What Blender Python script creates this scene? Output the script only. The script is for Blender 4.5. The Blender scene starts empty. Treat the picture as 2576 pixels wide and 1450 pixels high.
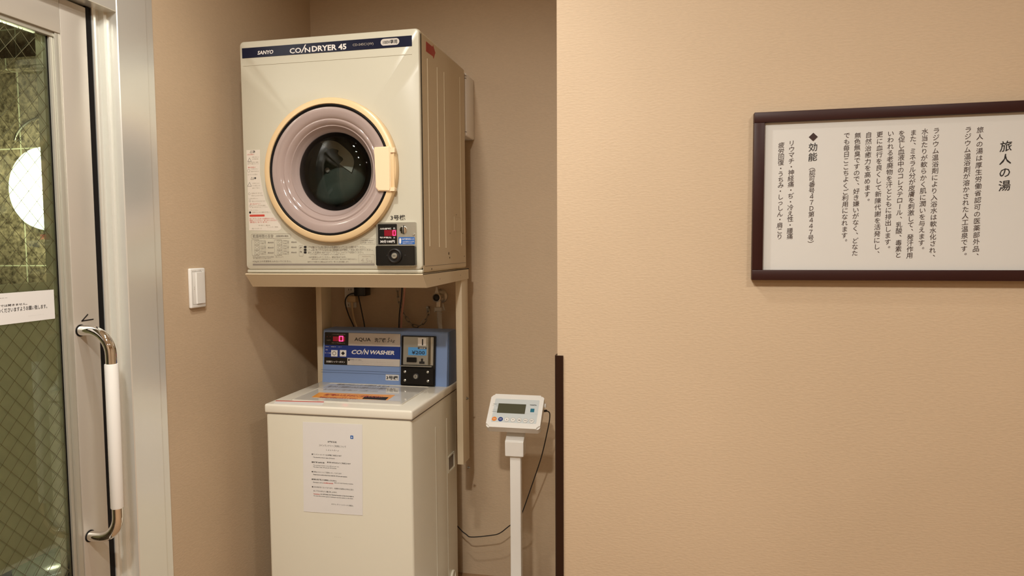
import bpy, bmesh, math, random
import numpy as np
from mathutils import Vector, Matrix
random.seed(7)
SC = bpy.context.scene
COL = SC.collection
H = 1.40                                   # camera height above the floor
F_PX = 1708.35

# ---------------------------------------------------------------- camera
FW = Vector((-0.21330314, 0.97500022, -0.06226028))
RT = Vector((0.97696161, 0.21331509, -0.00653262))
UP = Vector((-0.00691175, 0.06221933, 0.99803857))
cd = bpy.data.cameras.new('camera')
cam = bpy.data.objects.new('camera', cd)
COL.objects.link(cam)
cd.sensor_width = 36.0
cd.lens = F_PX / 2576 * 36.0
cd.clip_start = 0.02
m = Matrix((RT, UP, -FW)).transposed().to_4x4()
m.translation = Vector((0, 0, H))
cam.matrix_world = m
SC.camera = cam

# ---------------------------------------------------------------- world and exposure
w = bpy.data.worlds.new('world')
SC.world = w
w.use_nodes = True
w.node_tree.nodes['Background'].inputs[0].default_value = (0.02, 0.02, 0.02, 1)
SC.view_settings.view_transform = 'Standard'
SC.view_settings.look = 'None'
SC.view_settings.gamma = 1.0
SC.view_settings.use_curve_mapping = False
SC.view_settings.exposure = 0.36

# ceiling lamps, the last three added as unseen fill: x, y, radius, watts, colour   (their housings are built further down)
CEIL = 2.66
WARM = (1.0, 0.965, 0.885)
DOWNLIGHTS = [(-0.80, 1.22, 0.045, 10.0, WARM), (0.95, 0.20, 0.06, 13.0, WARM), (-0.42, 0.05, 0.06, 36.0, WARM),
              (-0.66, 0.75, 0.045, 4.0, WARM), (0.2, -1.9, 0.09, 12.0, WARM)]
for (lx, ly, lr, lw, lc) in DOWNLIGHTS:
    l = bpy.data.lights.new('downlight_light', 'AREA')
    l.shape = 'DISK'; l.size = lr * 2; l.energy = lw; l.color = lc
    l.spread = math.radians(170)
    o = bpy.data.objects.new('downlight_light', l)
    o.location = (lx, ly, CEIL - 0.012)
    COL.objects.link(o)

# ---------------------------------------------------------------- pixel -> plane helpers
def ray(px, py):
    return FW + RT * ((px - 1288) / F_PX) - UP * ((py - 725) / F_PX)
class Plane:
    """flat face: point, in-plane right and up directions; n points to the viewer"""
    def __init__(s, pt, xd, yd):
        s.o = Vector(pt); s.x = Vector(xd).normalized(); s.y = Vector(yd).normalized()
        s.n = s.x.cross(s.y).normalized()
    def uv(s, px, py):
        d = ray(px, py); c = Vector((0, 0, H))
        t = (s.o - c).dot(s.n) / d.dot(s.n)
        q = c + d * t - s.o
        return q.dot(s.x), q.dot(s.y)
    def at(s, u, v, h=0.0):
        return s.o + s.x * u + s.y * v + s.n * h
def planeY(y): return Plane((0, y, 0), (1, 0, 0), (0, 0, 1))          # faces -Y
def planeX(x): return Plane((x, 0, 0), (0, 1, 0), (0, 0, 1))          # faces +X

# ---------------------------------------------------------------- materials
def nodes(name):
    mt = bpy.data.materials.new(name); mt.use_nodes = True
    nt = mt.node_tree; b = nt.nodes['Principled BSDF']
    return mt, nt, b
def srgb(r, g, b):
    f = lambda c: (c / 255 / 12.92) if c / 255 <= 0.04045 else ((c / 255 + 0.055) / 1.055) ** 2.4
    return (f(r), f(g), f(b), 1)
def mat(name, col, rough=0.5, metal=0.0, var=0.04, scale=30, bump=0.0, coat=0.0, emit=None, es=0.0, stretch=None, trans=0.0, ior=1.45, spec=0.5):
    mt, nt, b = nodes(name)
    b.inputs['Roughness'].default_value = rough
    b.inputs['Metallic'].default_value = metal
    b.inputs['Coat Weight'].default_value = coat
    b.inputs['Transmission Weight'].default_value = trans
    b.inputs['IOR'].default_value = ior
    b.inputs['Specular IOR Level'].default_value = spec
    tc = nt.nodes.new('ShaderNodeTexCoord'); mp = nt.nodes.new('ShaderNodeMapping')
    nt.links.new(tc.outputs['Object'], mp.inputs[0])
    if stretch: mp.inputs['Scale'].default_value = stretch
    no = nt.nodes.new('ShaderNodeTexNoise'); no.inputs['Scale'].default_value = scale; no.inputs['Detail'].default_value = 4
    nt.links.new(mp.outputs[0], no.inputs['Vector'])
    mx = nt.nodes.new('ShaderNodeMix'); mx.data_type = 'RGBA'
    nt.links.new(no.outputs['Fac'], mx.inputs[0])
    mx.inputs[6].default_value = tuple(c * (1 - var) for c in col[:3]) + (1,)
    mx.inputs[7].default_value = tuple(min(1, c * (1 + var)) for c in col[:3]) + (1,)
    nt.links.new(mx.outputs[2], b.inputs['Base Color'])
    if bump:
        bp = nt.nodes.new('ShaderNodeBump'); bp.inputs['Strength'].default_value = bump; bp.inputs['Distance'].default_value = 0.002
        nt.links.new(no.outputs['Fac'], bp.inputs['Height']); nt.links.new(bp.outputs[0], b.inputs['Normal'])
    if emit:
        b.inputs['Emission Color'].default_value = emit; b.inputs['Emission Strength'].default_value = es
    return mt
def wallpaper():
    mt, nt, b = nodes('wallpaper')
    b.inputs['Roughness'].default_value = 0.62
    tc = nt.nodes.new('ShaderNodeTexCoord')
    n1 = nt.nodes.new('ShaderNodeTexNoise'); n1.inputs['Scale'].default_value = 240; n1.inputs['Detail'].default_value = 5
    mp = nt.nodes.new('ShaderNodeMapping'); mp.inputs['Scale'].default_value = (0.35, 0.35, 1.0)
    n2 = nt.nodes.new('ShaderNodeTexNoise'); n2.inputs['Scale'].default_value = 1.7; n2.inputs['Detail'].default_value = 3
    nt.links.new(tc.outputs['Object'], mp.inputs[0]); nt.links.new(mp.outputs[0], n1.inputs['Vector'])
    nt.links.new(tc.outputs['Object'], n2.inputs['Vector'])
    r = nt.nodes.new('ShaderNodeValToRGB')
    r.color_ramp.elements[0].position = 0.3; r.color_ramp.elements[0].color = (0.560, 0.422, 0.282, 1)
    r.color_ramp.elements[1].position = 0.7; r.color_ramp.elements[1].color = (0.610, 0.462, 0.312, 1)
    nt.links.new(n2.outputs['Fac'], r.inputs[0])
    mx = nt.nodes.new('ShaderNodeMix'); mx.data_type = 'RGBA'; mx.blend_type = 'MULTIPLY'; mx.inputs[0].default_value = 0.14
    nt.links.new(r.outputs[0], mx.inputs[6]); nt.links.new(n1.outputs['Fac'], mx.inputs[7])
    nt.links.new(mx.outputs[2], b.inputs['Base Color'])
    bp = nt.nodes.new('ShaderNodeBump'); bp.inputs['Strength'].default_value = 0.4; bp.inputs['Distance'].default_value = 0.0015
    nt.links.new(n1.outputs['Fac'], bp.inputs['Height']); nt.links.new(bp.outputs[0], b.inputs['Normal'])
    return mt
def granite():
    mt, nt, b = nodes('granite_tile')
    b.inputs['Roughness'].default_value = 0.28
    tc = nt.nodes.new('ShaderNodeTexCoord')
    n1 = nt.nodes.new('ShaderNodeTexNoise'); n1.inputs['Scale'].default_value = 38; n1.inputs['Detail'].default_value = 10; n1.inputs['Roughness'].default_value = 0.75
    nt.links.new(tc.outputs['Object'], n1.inputs['Vector'])
    r = nt.nodes.new('ShaderNodeValToRGB')
    r.color_ramp.elements[0].position = 0.38; r.color_ramp.elements[0].color = (0.030, 0.024, 0.015, 1)
    r.color_ramp.elements[1].position = 0.64; r.color_ramp.elements[1].color = (0.27, 0.22, 0.14, 1)
    nt.links.new(n1.outputs['Fac'], r.inputs[0])
    # straight joints every 0.9 x 1.05 m, one of each crossing the visible part
    sp = nt.nodes.new('ShaderNodeSeparateXYZ'); nt.links.new(tc.outputs['Object'], sp.inputs[0])
    def joint(sock, period, off, wd):
        a = nt.nodes.new('ShaderNodeMath'); a.operation = 'SUBTRACT'; a.inputs[1].default_value = off; nt.links.new(sock, a.inputs[0])
        p = nt.nodes.new('ShaderNodeMath'); p.operation = 'PINGPONG'; p.inputs[1].default_value = period / 2; nt.links.new(a.outputs[0], p.inputs[0])
        c = nt.nodes.new('ShaderNodeMath'); c.operation = 'LESS_THAN'; c.inputs[1].default_value = wd; nt.links.new(p.outputs[0], c.inputs[0])
        return c.outputs[0]
    j1 = joint(sp.outputs[0], 0.6, -3.205, 0.0035); j2 = joint(sp.outputs[2], 0.6, 1.313, 0.003)
    mxx = nt.nodes.new('ShaderNodeMath'); mxx.operation = 'MAXIMUM'; nt.links.new(j1, mxx.inputs[0]); nt.links.new(j2, mxx.inputs[1])
    mx = nt.nodes.new('ShaderNodeMix'); mx.data_type = 'RGBA'
    nt.links.new(mxx.outputs[0], mx.inputs[0]); nt.links.new(r.outputs[0], mx.inputs[6]); mx.inputs[7].default_value = (0.40, 0.40, 0.28, 1)
    nt.links.new(mx.outputs[2], b.inputs['Base Color'])
    return mt
def glass_thin(name, tint=(0.9, 0.95, 0.88, 1), refl=0.08):
    mt = bpy.data.materials.new(name); mt.use_nodes = True; nt = mt.node_tree; nt.nodes.clear()
    out = nt.nodes.new('ShaderNodeOutputMaterial'); tr = nt.nodes.new('ShaderNodeBsdfTransparent'); gl = nt.nodes.new('ShaderNodeBsdfGlossy')
    tr.inputs[0].default_value = tint; gl.inputs['Roughness'].default_value = 0.02
    fr = nt.nodes.new('ShaderNodeFresnel'); fr.inputs[0].default_value = 1.35
    mx = nt.nodes.new('ShaderNodeMixShader')
    nt.links.new(fr.outputs[0], mx.inputs[0]); nt.links.new(tr.outputs[0], mx.inputs[1]); nt.links.new(gl.outputs[0], mx.inputs[2])
    nt.links.new(mx.outputs[0], out.inputs[0])
    return mt
def frosted(name, col):
    mt = bpy.data.materials.new(name); mt.use_nodes = True; nt = mt.node_tree; nt.nodes.clear()
    out = nt.nodes.new('ShaderNodeOutputMaterial'); d = nt.nodes.new('ShaderNodeBsdfDiffuse'); t = nt.nodes.new('ShaderNodeBsdfTranslucent'); g = nt.nodes.new('ShaderNodeBsdfGlossy')
    tc = nt.nodes.new('ShaderNodeTexCoord'); no = nt.nodes.new('ShaderNodeTexNoise'); no.inputs['Scale'].default_value = 40; no.inputs['Detail'].default_value = 6
    nt.links.new(tc.outputs['Object'], no.inputs['Vector'])
    r = nt.nodes.new('ShaderNodeValToRGB'); r.color_ramp.elements[0].color = tuple(c * 0.88 for c in col) + (1,); r.color_ramp.elements[1].color = tuple(c * 1.1 for c in col) + (1,)
    nt.links.new(no.outputs['Fac'], r.inputs[0]); nt.links.new(r.outputs[0], d.inputs[0]); nt.links.new(r.outputs[0], t.inputs[0])
    g.inputs['Roughness'].default_value = 0.25
    m1 = nt.nodes.new('ShaderNodeMixShader'); m1.inputs[0].default_value = 0.5
    m2 = nt.nodes.new('ShaderNodeMixShader'); m2.inputs[0].default_value = 0.06
    nt.links.new(d.outputs[0], m1.inputs[1]); nt.links.new(t.outputs[0], m1.inputs[2])
    nt.links.new(m1.outputs[0], m2.inputs[1]); nt.links.new(g.outputs[0], m2.inputs[2]); nt.links.new(m2.outputs[0], out.inputs[0])
    return mt
M = dict(
    wall=wallpaper(), granite=granite(),
    floor=mat('carpet_floor', (0.30, 0.18, 0.095, 1), 0.85, var=0.2, scale=200, bump=0.3),
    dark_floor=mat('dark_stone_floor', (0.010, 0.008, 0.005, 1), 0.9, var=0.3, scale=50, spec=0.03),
    ceil=mat('ceiling_board', (0.78, 0.72, 0.62, 1), 0.8, bump=0.1, scale=120),
    brown=mat('dark_brown_wood', (0.022, 0.008, 0.004, 1), 0.35, var=0.25, scale=14, stretch=(1, 1, 0.1), spec=0.3),
    frame=mat('frame_wood', (0.032, 0.009, 0.007, 1), 0.42, var=0.15, scale=25, stretch=(0.2, 1, 1), spec=0.3),
    signw=mat('sign_board', (0.62, 0.605, 0.575, 1), 0.4, var=0.01),
    steel=mat('brushed_steel', (0.82, 0.82, 0.77, 1), 0.27, 0.6, var=0.02, scale=4),
    alu=mat('anodised_aluminium', (0.60, 0.555, 0.49, 1), 0.38, 0.45, var=0.02, scale=3),
    steel_d=mat('dull_steel', (0.50, 0.48, 0.41, 1), 0.42, 0.5, var=0.03, scale=4),
    chrome=mat('chrome', (0.86, 0.85, 0.83, 1), 0.05, 1.0, var=0.01),
    zinc=mat('zinc_plated', (0.30, 0.28, 0.24, 1), 0.3, 1.0, var=0.05),
    rubber=mat('black_rubber', (0.006, 0.005, 0.005, 1), 0.6, spec=0.2),
    enamel=mat('cream_enamel', (0.575, 0.545, 0.44, 1), 0.28, var=0.008, scale=3),
    wenamel=mat('washer_enamel', (0.76, 0.73, 0.61, 1), 0.28, var=0.008, scale=3),
    enamel2=mat('cream_painted_steel', (0.66, 0.555, 0.39, 1), 0.38, var=0.015, scale=4),
    lidp=mat('cream_plastic', (0.76, 0.72, 0.62, 1), 0.16, var=0.006, scale=3),
    liddoor=mat('clear_lid_door', (0.70, 0.67, 0.61, 1), 0.05, var=0.01, scale=3, coat=0.6),
    yellow=mat('yellowed_plastic', (0.78, 0.57, 0.32, 1), 0.3, var=0.02, scale=5),
    handle=mat('peach_plastic', (0.93, 0.70, 0.46, 1), 0.25, var=0.02, scale=5),
    mauve=mat('mauve_acrylic', (0.40, 0.31, 0.285, 1), 0.10, var=0.06, scale=8, coat=0.5),
    drum=mat('drum_steel', (0.045, 0.048, 0.042, 1), 0.35, 0.6, var=0.2, scale=12),
    drumfil=mat('grey_green_filter', (0.16, 0.20, 0.17, 1), 0.4, var=0.25, scale=14),
    reflpale=mat('pale_green_reflection', (0.88, 0.95, 0.87, 1), 0.6, var=0.1, scale=30),  # pale green standing for a reflection in the dryer window
    navy=mat('navy_print', (0.005, 0.007, 0.026, 1), 0.3, spec=0.3),
    whiteb=mat('bright_white_plastic', (0.92, 0.90, 0.87, 1), 0.3, var=0.005),
    white=mat('white_plastic', (0.82, 0.80, 0.76, 1), 0.3, var=0.008),
    lettw=mat('white_ink', (0.80, 0.76, 0.72, 1), 0.4),
    lettk=mat('black_ink', (0.012, 0.010, 0.010, 1), 0.5),
    lettg=mat('grey_ink', (0.22, 0.19, 0.16, 1), 0.5),
    lettlg=mat('light_grey_ink', (0.42, 0.37, 0.30, 1), 0.5),
    lettbr=mat('dark_brown_ink', (0.035, 0.014, 0.010, 1), 0.5),
    lettr=mat('red_ink', (0.55, 0.06, 0.04, 1), 0.5),
    redlab=mat('red_label', (0.42, 0.045, 0.035, 1), 0.4, var=0.1),
    labw=mat('printed_label_base', (0.68, 0.62, 0.54, 1), 0.35, var=0.01),
    silver=mat('silver_plate', (0.62, 0.63, 0.58, 1), 0.25, 0.85, var=0.06, scale=9),
    grayp=mat('warm_grey_plate', (0.58, 0.53, 0.48, 1), 0.35, var=0.02),
    black=mat('black_plastic', (0.010, 0.009, 0.008, 1), 0.22, var=0.1),
    blackm=mat('black_matte', (0.012, 0.010, 0.009, 1), 0.5),
    blue=mat('cornflower_plastic', (0.22, 0.325, 0.58, 1), 0.35, var=0.02, scale=5),
    blued=mat('slate_blue_plastic', (0.11, 0.17, 0.30, 1), 0.4, var=0.02, scale=5),
    royal=mat('royal_blue_print', (0.014, 0.040, 0.23, 1), 0.3),
    sky=mat('sky_blue_label', (0.10, 0.33, 0.68, 1), 0.3),
    labblue=mat('blue_label', (0.03, 0.13, 0.42, 1), 0.3),
    led=mat('red_led', (0.5, 0.0, 0.03, 1), 0.3, emit=(1.0, 0.02, 0.09, 1), es=5.5),
    leddim=mat('red_led_window', (0.10, 0.005, 0.008, 1), 0.15, emit=(0.30, 0.01, 0.02, 1), es=0.4),
    orange=mat('orange_sticker', (0.80, 0.33, 0.06, 1), 0.3, var=0.2, scale=60),
    paper=mat('white_paper', (0.74, 0.72, 0.70, 1), 0.6, var=0.01),
    lcd=mat('lcd_screen', (0.085, 0.085, 0.055, 1), 0.15),
    bluegrey=mat('blue_grey_keypad', (0.60, 0.645, 0.655, 1), 0.35, var=0.01),
    btn_o=mat('orange_key', (0.80, 0.26, 0.04, 1), 0.35), btn_b=mat('navy_key', (0.02, 0.05, 0.22, 1), 0.35),
    teal=mat('teal_logo', (0.02, 0.16, 0.24, 1), 0.3),
    tap=mat('satin_tap_metal', (0.50, 0.44, 0.36, 1), 0.3, 0.7, var=0.05),
    beigep=mat('beige_plug', (0.62, 0.46, 0.27, 1), 0.5), greyp=mat('grey_hose', (0.50, 0.47, 0.42, 1), 0.55),
    redwire=mat('red_sleeve_cable', (0.55, 0.27, 0.20, 1), 0.5),
    pot=mat('pale_green_glaze', (0.26, 0.28, 0.16, 1), 0.2, var=0.35, scale=18, coat=0.4),
    globe=mat('lit_milk_glass', (0.9, 0.95, 0.8, 1), 0.3, emit=(0.90, 1.0, 0.70, 1), es=2.2),
    tubel=mat('glowing_glint_tube', (0.9, 1, 0.95, 1), 0.3, emit=(0.80, 1.0, 0.92, 1), es=4.0),  # glow for the reflection along the top of the door glass
    dlamp=mat('lit_downlight_lens', (1, 0.9, 0.7, 1), 0.3, emit=(1.0, 0.86, 0.68, 1), es=12.0),
    wire=mat('glass_wire', (0.42, 0.38, 0.26, 1), 0.4, 0.3), glass=glass_thin('clear_glass'), dglass=glass_thin('dryer_window_glass', (0.75, 0.78, 0.75, 1)),
    frost=frosted('frosted_film', (0.82, 0.79, 0.66)),
)

# ---------------------------------------------------------------- mesh helpers
def link(name, bm, m, parent=None, smooth=True, ang=35):
    me = bpy.data.meshes.new(name)
    bmesh.ops.recalc_face_normals(bm, faces=bm.faces)
    bm.to_mesh(me); bm.free()
    for mm in (m if isinstance(m, (list, tuple)) else [m]): me.materials.append(mm)
    if smooth and len(me.polygons):
        me.shade_smooth(); me.set_sharp_from_angle(angle=math.radians(ang))
    o = bpy.data.objects.new(name, me); COL.objects.link(o)
    if parent:
        o.parent = parent; o.matrix_parent_inverse = Matrix.Translation(-parent.location)
    return o
def new(): return bmesh.new()
def thing(name, label, cat, loc, group=None, kind=None):
    o = bpy.data.objects.new(name, None); COL.objects.link(o); o.location = loc
    o.empty_display_size = 0.05
    if kind: o['kind'] = kind
    tag(o, label, cat, group); return o
def tag(o, label, cat, group=None):
    o['label'] = label
    if cat: o['category'] = cat
    if group: o['group'] = group
    return o
def struct(name, bm, m, label=None):
    o = link(name, bm, m, smooth=False); o['kind'] = 'structure'
    if label: o['label'] = label
    return o
def box(bm, x0, x1, y0, y1, z0, z1, bev=0.0, seg=2, edges=None):
    vs = [bm.verts.new((x, y, z)) for x in (x0, x1) for y in (y0, y1) for z in (z0, z1)]
    fs = [(0, 1, 3, 2), (4, 6, 7, 5), (0, 4, 5, 1), (2, 3, 7, 6), (0, 2, 6, 4), (1, 5, 7, 3)]
    ff = [bm.faces.new([vs[i] for i in f]) for f in fs]
    if bev:
        es = list({e for f in ff for e in f.edges})
        if edges: es = [e for e in es if edges(e)]
        bmesh.ops.bevel(bm, geom=es, offset=bev, segments=seg, profile=0.5, affect='EDGES')
    return bm
def prism(bm, pts, d):
    """closed polygon of 3D points extruded by vector d"""
    a = [bm.verts.new(p) for p in pts]; b = [bm.verts.new(Vector(p) + Vector(d)) for p in pts]
    n = len(a)
    bm.faces.new(a); bm.faces.new(b[::-1])
    for i in range(n): bm.faces.new((a[i], b[i], b[(i + 1) % n], a[(i + 1) % n]))
def rr(u0, u1, v0, v1, r, n=5):
    r = min(r, abs(u1 - u0) / 2 - 1e-6, abs(v1 - v0) / 2 - 1e-6)
    if r <= 0: return [(u0, v0), (u1, v0), (u1, v1), (u0, v1)]
    P = []
    for cx, cy, a0 in ((u1 - r, v0 + r, -90), (u1 - r, v1 - r, 0), (u0 + r, v1 - r, 90), (u0 + r, v0 + r, 180)):
        for i in range(n + 1):
            a = math.radians(a0 + 90 * i / n); P.append((cx + r * math.cos(a), cy + r * math.sin(a)))
    return P
def plate_uv(bm, pl, poly, h0, h1):
    prism(bm, [pl.at(u, v, h0) for u, v in poly], pl.n * (h1 - h0))
def plate(bm, pl, x0, y0, x1, y1, h0, h1, r=0.0, n=4):
    """rounded rectangle on a plane between two opposite picked corners"""
    u0, v0 = pl.uv(x0, y0); u1, v1 = pl.uv(x1, y1)
    u0, u1 = sorted((u0, u1)); v0, v1 = sorted((v0, v1))
    plate_uv(bm, pl, rr(u0, u1, v0, v1, r, n), h0, h1)
    return (u0, u1, v0, v1)
def ring_uv(bm, pl, u0, u1, v0, v1, r, w, h0, h1):
    """rounded rectangular outline of line width w"""
    A = rr(u0, u1, v0, v1, r); B = rr(u0 + w, u1 - w, v0 + w, v1 - w, max(r - w, 0.0001))
    if len(A) != len(B): B = A
    n = len(A)
    for i in range(n):
        j = (i + 1) % n
        prism(bm, [pl.at(*A[i], h0), pl.at(*A[j], h0), pl.at(*B[j], h0), pl.at(*B[i], h0)], pl.n * (h1 - h0))
def outline(bm, pl, x0, y0, x1, y1, w, h0=0.0002, h1=0.0006, r=0.002):
    u0, v0 = pl.uv(x0, y0); u1, v1 = pl.uv(x1, y1)
    u0, u1 = sorted((u0, u1)); v0, v1 = sorted((v0, v1))
    ring_uv(bm, pl, u0, u1, v0, v1, r, w, h0, h1)
def disc(bm, pl, u, v, r, h0, h1, n=28):
    plate_uv(bm, pl, [(u + r * math.cos(2 * math.pi * i / n), v + r * math.sin(2 * math.pi * i / n)) for i in range(n)], h0, h1)
def lathe(bm, pl, u, v, prof, n=72, close=True):
    """profile (radius, height along normal) turned about the plane normal at u,v"""
    rings = []
    for r, h in prof:
        if r < 1e-6: rings.append([bm.verts.new(pl.at(u, v, h))])
        else: rings.append([bm.verts.new(pl.at(u + r * math.cos(2 * math.pi * i / n), v + r * math.sin(2 * math.pi * i / n), h)) for i in range(n)])
    for a, b in zip(rings, rings[1:]):
        for i in range(n):
            j = (i + 1) % n
            if len(a) == 1 and len(b) == 1: continue
            if len(a) == 1: bm.faces.new((a[0], b[i], b[j]))
            elif len(b) == 1: bm.faces.new((a[i], b[0], a[j]))
            else: bm.faces.new((a[i], b[i], b[j], a[j]))
def smoothpath(pts, n=6):
    P = [Vector(p) for p in pts]; out = []
    for i in range(len(P) - 1):
        p0 = P[max(i - 1, 0)]; p1 = P[i]; p2 = P[i + 1]; p3 = P[min(i + 2, len(P) - 1)]
        for k in range(n):
            t = k / n
            out.append(0.5 * ((2 * p1) + (p2 - p0) * t + (2 * p0 - 5 * p1 + 4 * p2 - p3) * t * t + (3 * p1 - p0 - 3 * p2 + p3) * t ** 3))
    out.append(P[-1]); return out
def tube(bm, pts, r, n=12, caps=True):
    P = [Vector(p) for p in pts]; rings = []; up = None
    for i, p in enumerate(P):
        t = (P[min(i + 1, len(P) - 1)] - P[max(i - 1, 0)]).normalized()
        if up is None: up = t.orthogonal().normalized()
        up = (up - t * up.dot(t)).normalized(); s = t.cross(up)
        rad = r[i] if isinstance(r, (list, tuple)) else r
        rings.append([bm.verts.new(p + (up * math.cos(2 * math.pi * k / n) + s * math.sin(2 * math.pi * k / n)) * rad) for k in range(n)])
    for a, b in zip(rings, rings[1:]):
        for k in range(n): bm.faces.new((a[k], a[(k + 1) % n], b[(k + 1) % n], b[k]))
    if caps: bm.faces.new(rings[0][::-1]); bm.faces.new(rings[-1])
# lettering: outlines of each glyph cached in em units, as flat triangles
_g = {}
def glyph(s, bold=0.0):
    k = (s, bold)
    if k in _g: return _g[k]
    c = bpy.data.curves.new('t', 'FONT'); c.body = s; c.size = 1; c.resolution_u = 2; c.offset = bold
    o = bpy.data.objects.new('t', c); COL.objects.link(o)
    dg = bpy.context.evaluated_depsgraph_get()
    me = bpy.data.meshes.new_from_object(o.evaluated_get(dg))
    V = [(v.co.x, v.co.y) for v in me.vertices]; Fc = [tuple(p.vertices) for p in me.polygons]
    bpy.data.objects.remove(o); bpy.data.curves.remove(c); bpy.data.meshes.remove(me)
    _g[k] = (V, Fc); return _g[k]
def put(bm, pl, V, Fc, fn, h=0.0007):
    vs = [bm.verts.new(pl.at(*fn(x, y), h)) for x, y in V]
    for f in Fc:
        try: bm.faces.new([vs[i] for i in f])
        except ValueError: pass
def text_uv(bm, pl, s, u0, u1, v0, v1, h=0.0007, bold=0.0, shear=0.0):
    V, Fc = glyph(s, bold)
    if not V: return
    xs = [x + shear * y for x, y in V]; a, b = min(xs), max(xs); c, d = min(y for _, y in V), max(y for _, y in V)
    sx = (u1 - u0) / (b - a); sy = (v1 - v0) / max(d - c, 1e-6)
    put(bm, pl, V, Fc, lambda x, y: (u0 + (x + shear * y - a) * sx, v0 + (y - c) * sy), h)
def text(bm, pl, s, x0, y0, x1, y1, **k):
    """text fitted to the box with top-left (x0,y0) and bottom-right (x1,y1)"""
    u0, v1 = pl.uv(x0, y0); u1, v0 = pl.uv(x1, y1)
    text_uv(bm, pl, s, u0, u1, v0, v1, **k)
def clusters(bm):
    """far-apart groups of loose pieces, each returned as a mesh of its own"""
    bm.verts.ensure_lookup_table(); bm.verts.index_update(); N = len(bm.verts); isl = [-1] * N; k = 0
    for i in range(N):
        if isl[i] >= 0: continue
        st_ = [bm.verts[i]]; isl[i] = k
        while st_:
            for e in st_.pop().link_edges:
                for q in e.verts:
                    if isl[q.index] < 0: isl[q.index] = k; st_.append(q)
        k += 1
    co = np.array([v.co[:] for v in bm.verts]); ia = np.array(isl)
    lo = np.full((k, 3), 1e9); hi = np.full((k, 3), -1e9)
    np.minimum.at(lo, ia, co); np.maximum.at(hi, ia, co); big = (hi - lo).max(1)
    grp = np.full(k, -1); g = 0
    for i in range(k):
        if grp[i] >= 0: continue
        grp[i] = g; st_ = [i]
        while st_:
            a = st_.pop(); free = np.where(grp < 0)[0]
            if not len(free): break
            gap = np.maximum(lo[free] - hi[a], lo[a] - hi[free]).max(1)
            near = free[gap < np.maximum(0.018, 0.45 * np.maximum(big[a], big[free]))]
            grp[near] = g; st_.extend(near.tolist())
        g += 1
    if g < 2: return [bm]
    vg = grp[ia]; out = []
    for q in range(g):
        nb = bmesh.new(); mp = {int(i): nb.verts.new(bm.verts[int(i)].co) for i in np.where(vg == q)[0]}
        for f_ in bm.faces:
            if f_.verts[0].index in mp: nb.faces.new([mp[v.index] for v in f_.verts])
        out.append(nb)
    bm.free(); return out
def letters(name, build, m, parent):
    bm = new(); build(bm); last = None
    for b in clusters(bm):
        me = bpy.data.meshes.new(name); b.to_mesh(me); b.free(); me.materials.append(m)
        o = bpy.data.objects.new(name, me); COL.objects.link(o)
        o.parent = parent; o.matrix_parent_inverse = Matrix.Translation(-parent.matrix_basis.translation)
        last = o
    return last
def part(name, m, parent, build, split=False, **k):
    bm = new(); build(bm)
    for b in (clusters(bm) if split else [bm]): o = link(name, b, m, parent, **k)
    return o
def sub(name, m, parent, build, **k):            # piece of a part (the part itself sits in its thing's frame)
    bm = new(); build(bm); o = link(name, bm, m, None, **k); o.parent = parent
    return o

# ================================================================= THE SETTING
WL = -1.4713      # left wall face
WB = 2.72         # back wall face
WF = 1.75         # face of the wall with the sign
AX = -0.262       # right side of the alcove
RX = 2.4; RYB = -2.6
DX = -1.50        # face of the glass door
bm = new(); box(bm, WL, RX + .1, RYB - .1, WB + .1, -0.06, 0); struct('floor', bm, M['floor'], 'dark brown floor of the room')
bm = new(); box(bm, WL - .1, RX + .1, RYB - .1, WB + .1, CEIL, CEIL + .08); struct('ceiling', bm, M['ceil'], 'pale ceiling of the room')
bm = new(); box(bm, WL - .1, AX, WB, WB + .1, 0, CEIL); struct('wall_back', bm, M['wall'], 'tan textured wallpaper wall at the back of the laundry alcove')
bm = new(); box(bm, AX, RX, WF, WB + .1, 0, CEIL); struct('wall_right', bm, M['wall'], 'tan textured wallpaper wall carrying the framed sign')
bm = new(); box(bm, RX, RX + .1, RYB, WF, 0, CEIL); struct('wall_side', bm, M['wall'], 'tan wall at the far right of the room')
bm = new(); box(bm, WL - .1, RX + .1, RYB - .1, RYB, 0, CEIL); struct('wall_front', bm, M['wall'], 'tan wall behind the viewpoint')
bm = new(); box(bm, WL - .13, WL, 1.768, WB, 0, CEIL); box(bm, WL - .13, WL, RYB, 0.30, 0, CEIL); box(bm, WL - .13, WL, 0.30, 1.768, 2.20, CEIL)
struct('wall_left', bm, M['wall'], 'tan textured wallpaper wall left of the laundry machines, beside the glass door')
# brown guard on the outer corner
bm = new()
prism(bm, [(-0.2465, WF - .005, 0), (-0.2465, WF, 0), (AX, WF, 0), (AX, WF + .028, 0), (AX - .0065, WF + .028, 0), (AX - .0065, WF - .002, 0), (AX - .004, WF - .005, 0)], (0, 0, 1.112))
struct('trim_1', bm, M['brown'], 'tall dark brown corner guard on the outer wall corner')
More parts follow.
